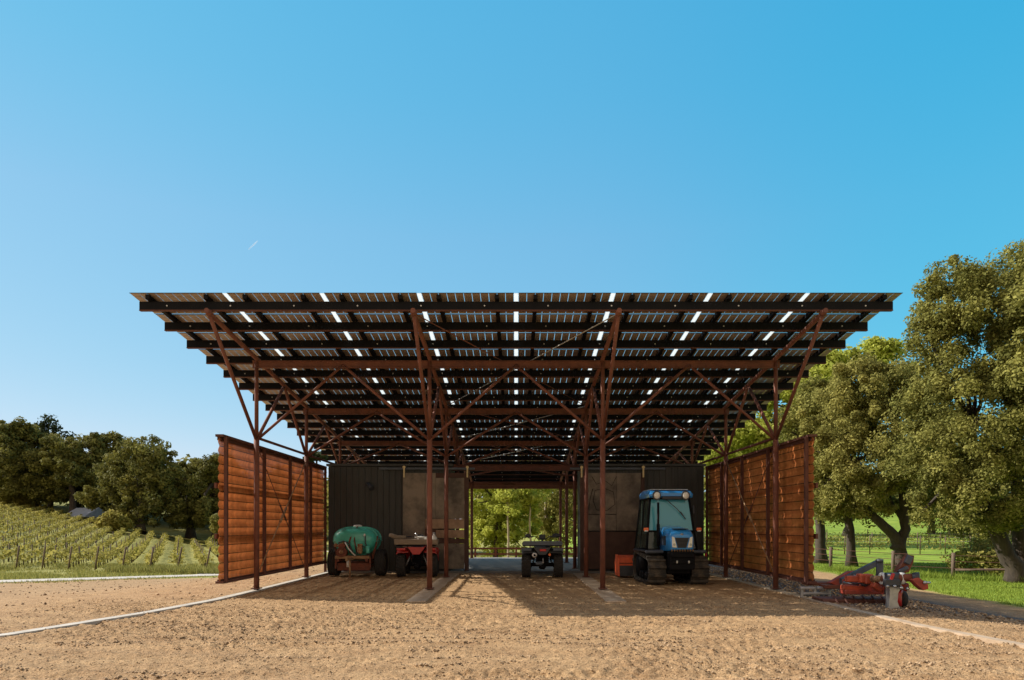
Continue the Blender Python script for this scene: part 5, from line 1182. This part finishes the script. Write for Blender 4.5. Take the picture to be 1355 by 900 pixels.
m = MB()
pr = [(1096, 771), (1122, 756), (1134, 755), (1124, 764), (1106, 775)]
m.prism([(w3(u, v, 14.6).x, w3(u, v, 14.6).z) for u, v in pr], 'Y', 14.52, 14.68, bev=.012); part('hitch_frame', m, 'impl_red')
m = MB(); a = w3(1112, 769, 14.4); b = w3(1164, 743, 14.0); dv = (b - a); m.loft([[tuple(p + Vector(d)) for d in ((0, -.05, -.055), (0, .05, -.055), (0, .05, .055), (0, -.05, .055))] for p in (a, b)], smooth=False); part('draw_bar', m, 'blue_grey')
m = MB(); m.box(w3(1164, 750, 14.0), (.13, .08, .30), bev=.02); m.tube(w3(1164, 744, 13.98), w3(1164, 740, 13.98), .07, 10); m.tube(w3(1164, 755, 14.0), w3(1160, 762, 14.0), .03, 6); m.box(w3(1171, 774, 13.3), (.06, .05, .35), bev=.01); part('hydraulic_ram', m, 'blue_grey')
m = MB(); m.tube(w3(1116, 771, 14.0), w3(1135, 773, 13.8), .024, 8); part('ram_rod', m, 'steel')
m = MB(); m.ell(w3(1145, 773, 13.6), (.09, .07, .05)); m.path([w3(1118, 768, 14.0), w3(1130, 772, 13.8), w3(1145, 772, 13.6), w3(1160, 776, 13.3)], .016, 6); m.path([w3(1128, 760, 13.9), w3(1150, 770, 13.5), w3(1172, 764, 12.9)], .012, 6); part('hose', m, 'black_plastic')
# tines and rear discs lying low on the gravel
zt = Hs(8.4, 14.2)
m = MB(); m.box((w3(1130, 786, 14.0).x, 14.0, zt + .17), (1.5, .5, .05), bev=.01); m.box((w3(1130, 786, 14.0).x, 13.72, zt + .11), (1.5, .06, .14), bev=.01); part('skid_plate', m, 'rust_dark')
for k in range(7):
    x = w3(1100, 790, 14.0).x + k * .19; m = MB(); m.path([(x, 13.9, zt + .24), (x - .05, 13.66, zt + .16), (x + .03, 13.55, zt + .01)], .022, 6); part('tine', m, 'rust_dark')
m = MB(); m.box((w3(1086, 772, 15.0).x, 15.0, w3(1086, 772, 15.0).z), (.7, .35, .06), bev=.01); m.box((w3(1100, 778, 14.6).x, 14.6, w3(1100, 776, 14.6).z), (.4, .3, .08), bev=.01); part('step_board', m, 'rustred')
for (u0, u1, v0) in ((1058, 1078, 778), (1080, 1097, 778), (1062, 1098, 785)):
    z = max(w3(u0, v0, 14.6).z, Hs(w3(u0, v0, 14.6).x, 14.6) + .03)
    m = MB(); m.box(((w3(u0, v0, 14.6).x + w3(u1, v0, 14.6).x) / 2, 14.6, z), ((u1 - u0) * 14.6 / F, .12, .05), bev=.008); part('foot_frame', m, 'galv')
for u in (1061, 1078, 1097):
    c = w3(u, 782, 14.6); zz = Hs(c.x, 14.6); m = MB(); m.box((c.x, 14.6, (zz + c.z + .08) / 2), (.05, .06, max(.1, c.z + .08 - zz)), bev=.006); part('foot_post', m, 'galv')

# contrail, kilometres away
a = at(329, 330, 4200); b = at(341, 319, 4600)
m = MB(); m.path([a, a.lerp(b, .3), a.lerp(b, .7), b], [2.0, 4.0, 4.5, 2.5], 10)
wm = bpy.data.materials.new('ice_cloud'); wm.use_nodes = True; n_ = wm.node_tree.nodes; l_ = wm.node_tree.links
df = n_.new('ShaderNodeBsdfTranslucent'); df.inputs['Color'].default_value = (0.95, 0.95, 0.95, 1); di = n_.new('ShaderNodeBsdfDiffuse'); di.inputs['Color'].default_value = (0.95, 0.95, 0.95, 1); tb = n_.new('ShaderNodeBsdfTransparent')
m1_ = n_.new('ShaderNodeMixShader'); l_.new(di.outputs[0], m1_.inputs[1]); l_.new(df.outputs[0], m1_.inputs[2]); m2_ = n_.new('ShaderNodeMixShader'); m2_.inputs[0].default_value = 0.8
l_.new(m1_.outputs[0], m2_.inputs[1]); l_.new(tb.outputs[0], m2_.inputs[2]); l_.new(m2_.outputs[0], n_['Material Output'].inputs['Surface'])
tag(m.build('contrail', wm), 'short white contrail high in the blue sky', 'contrail')
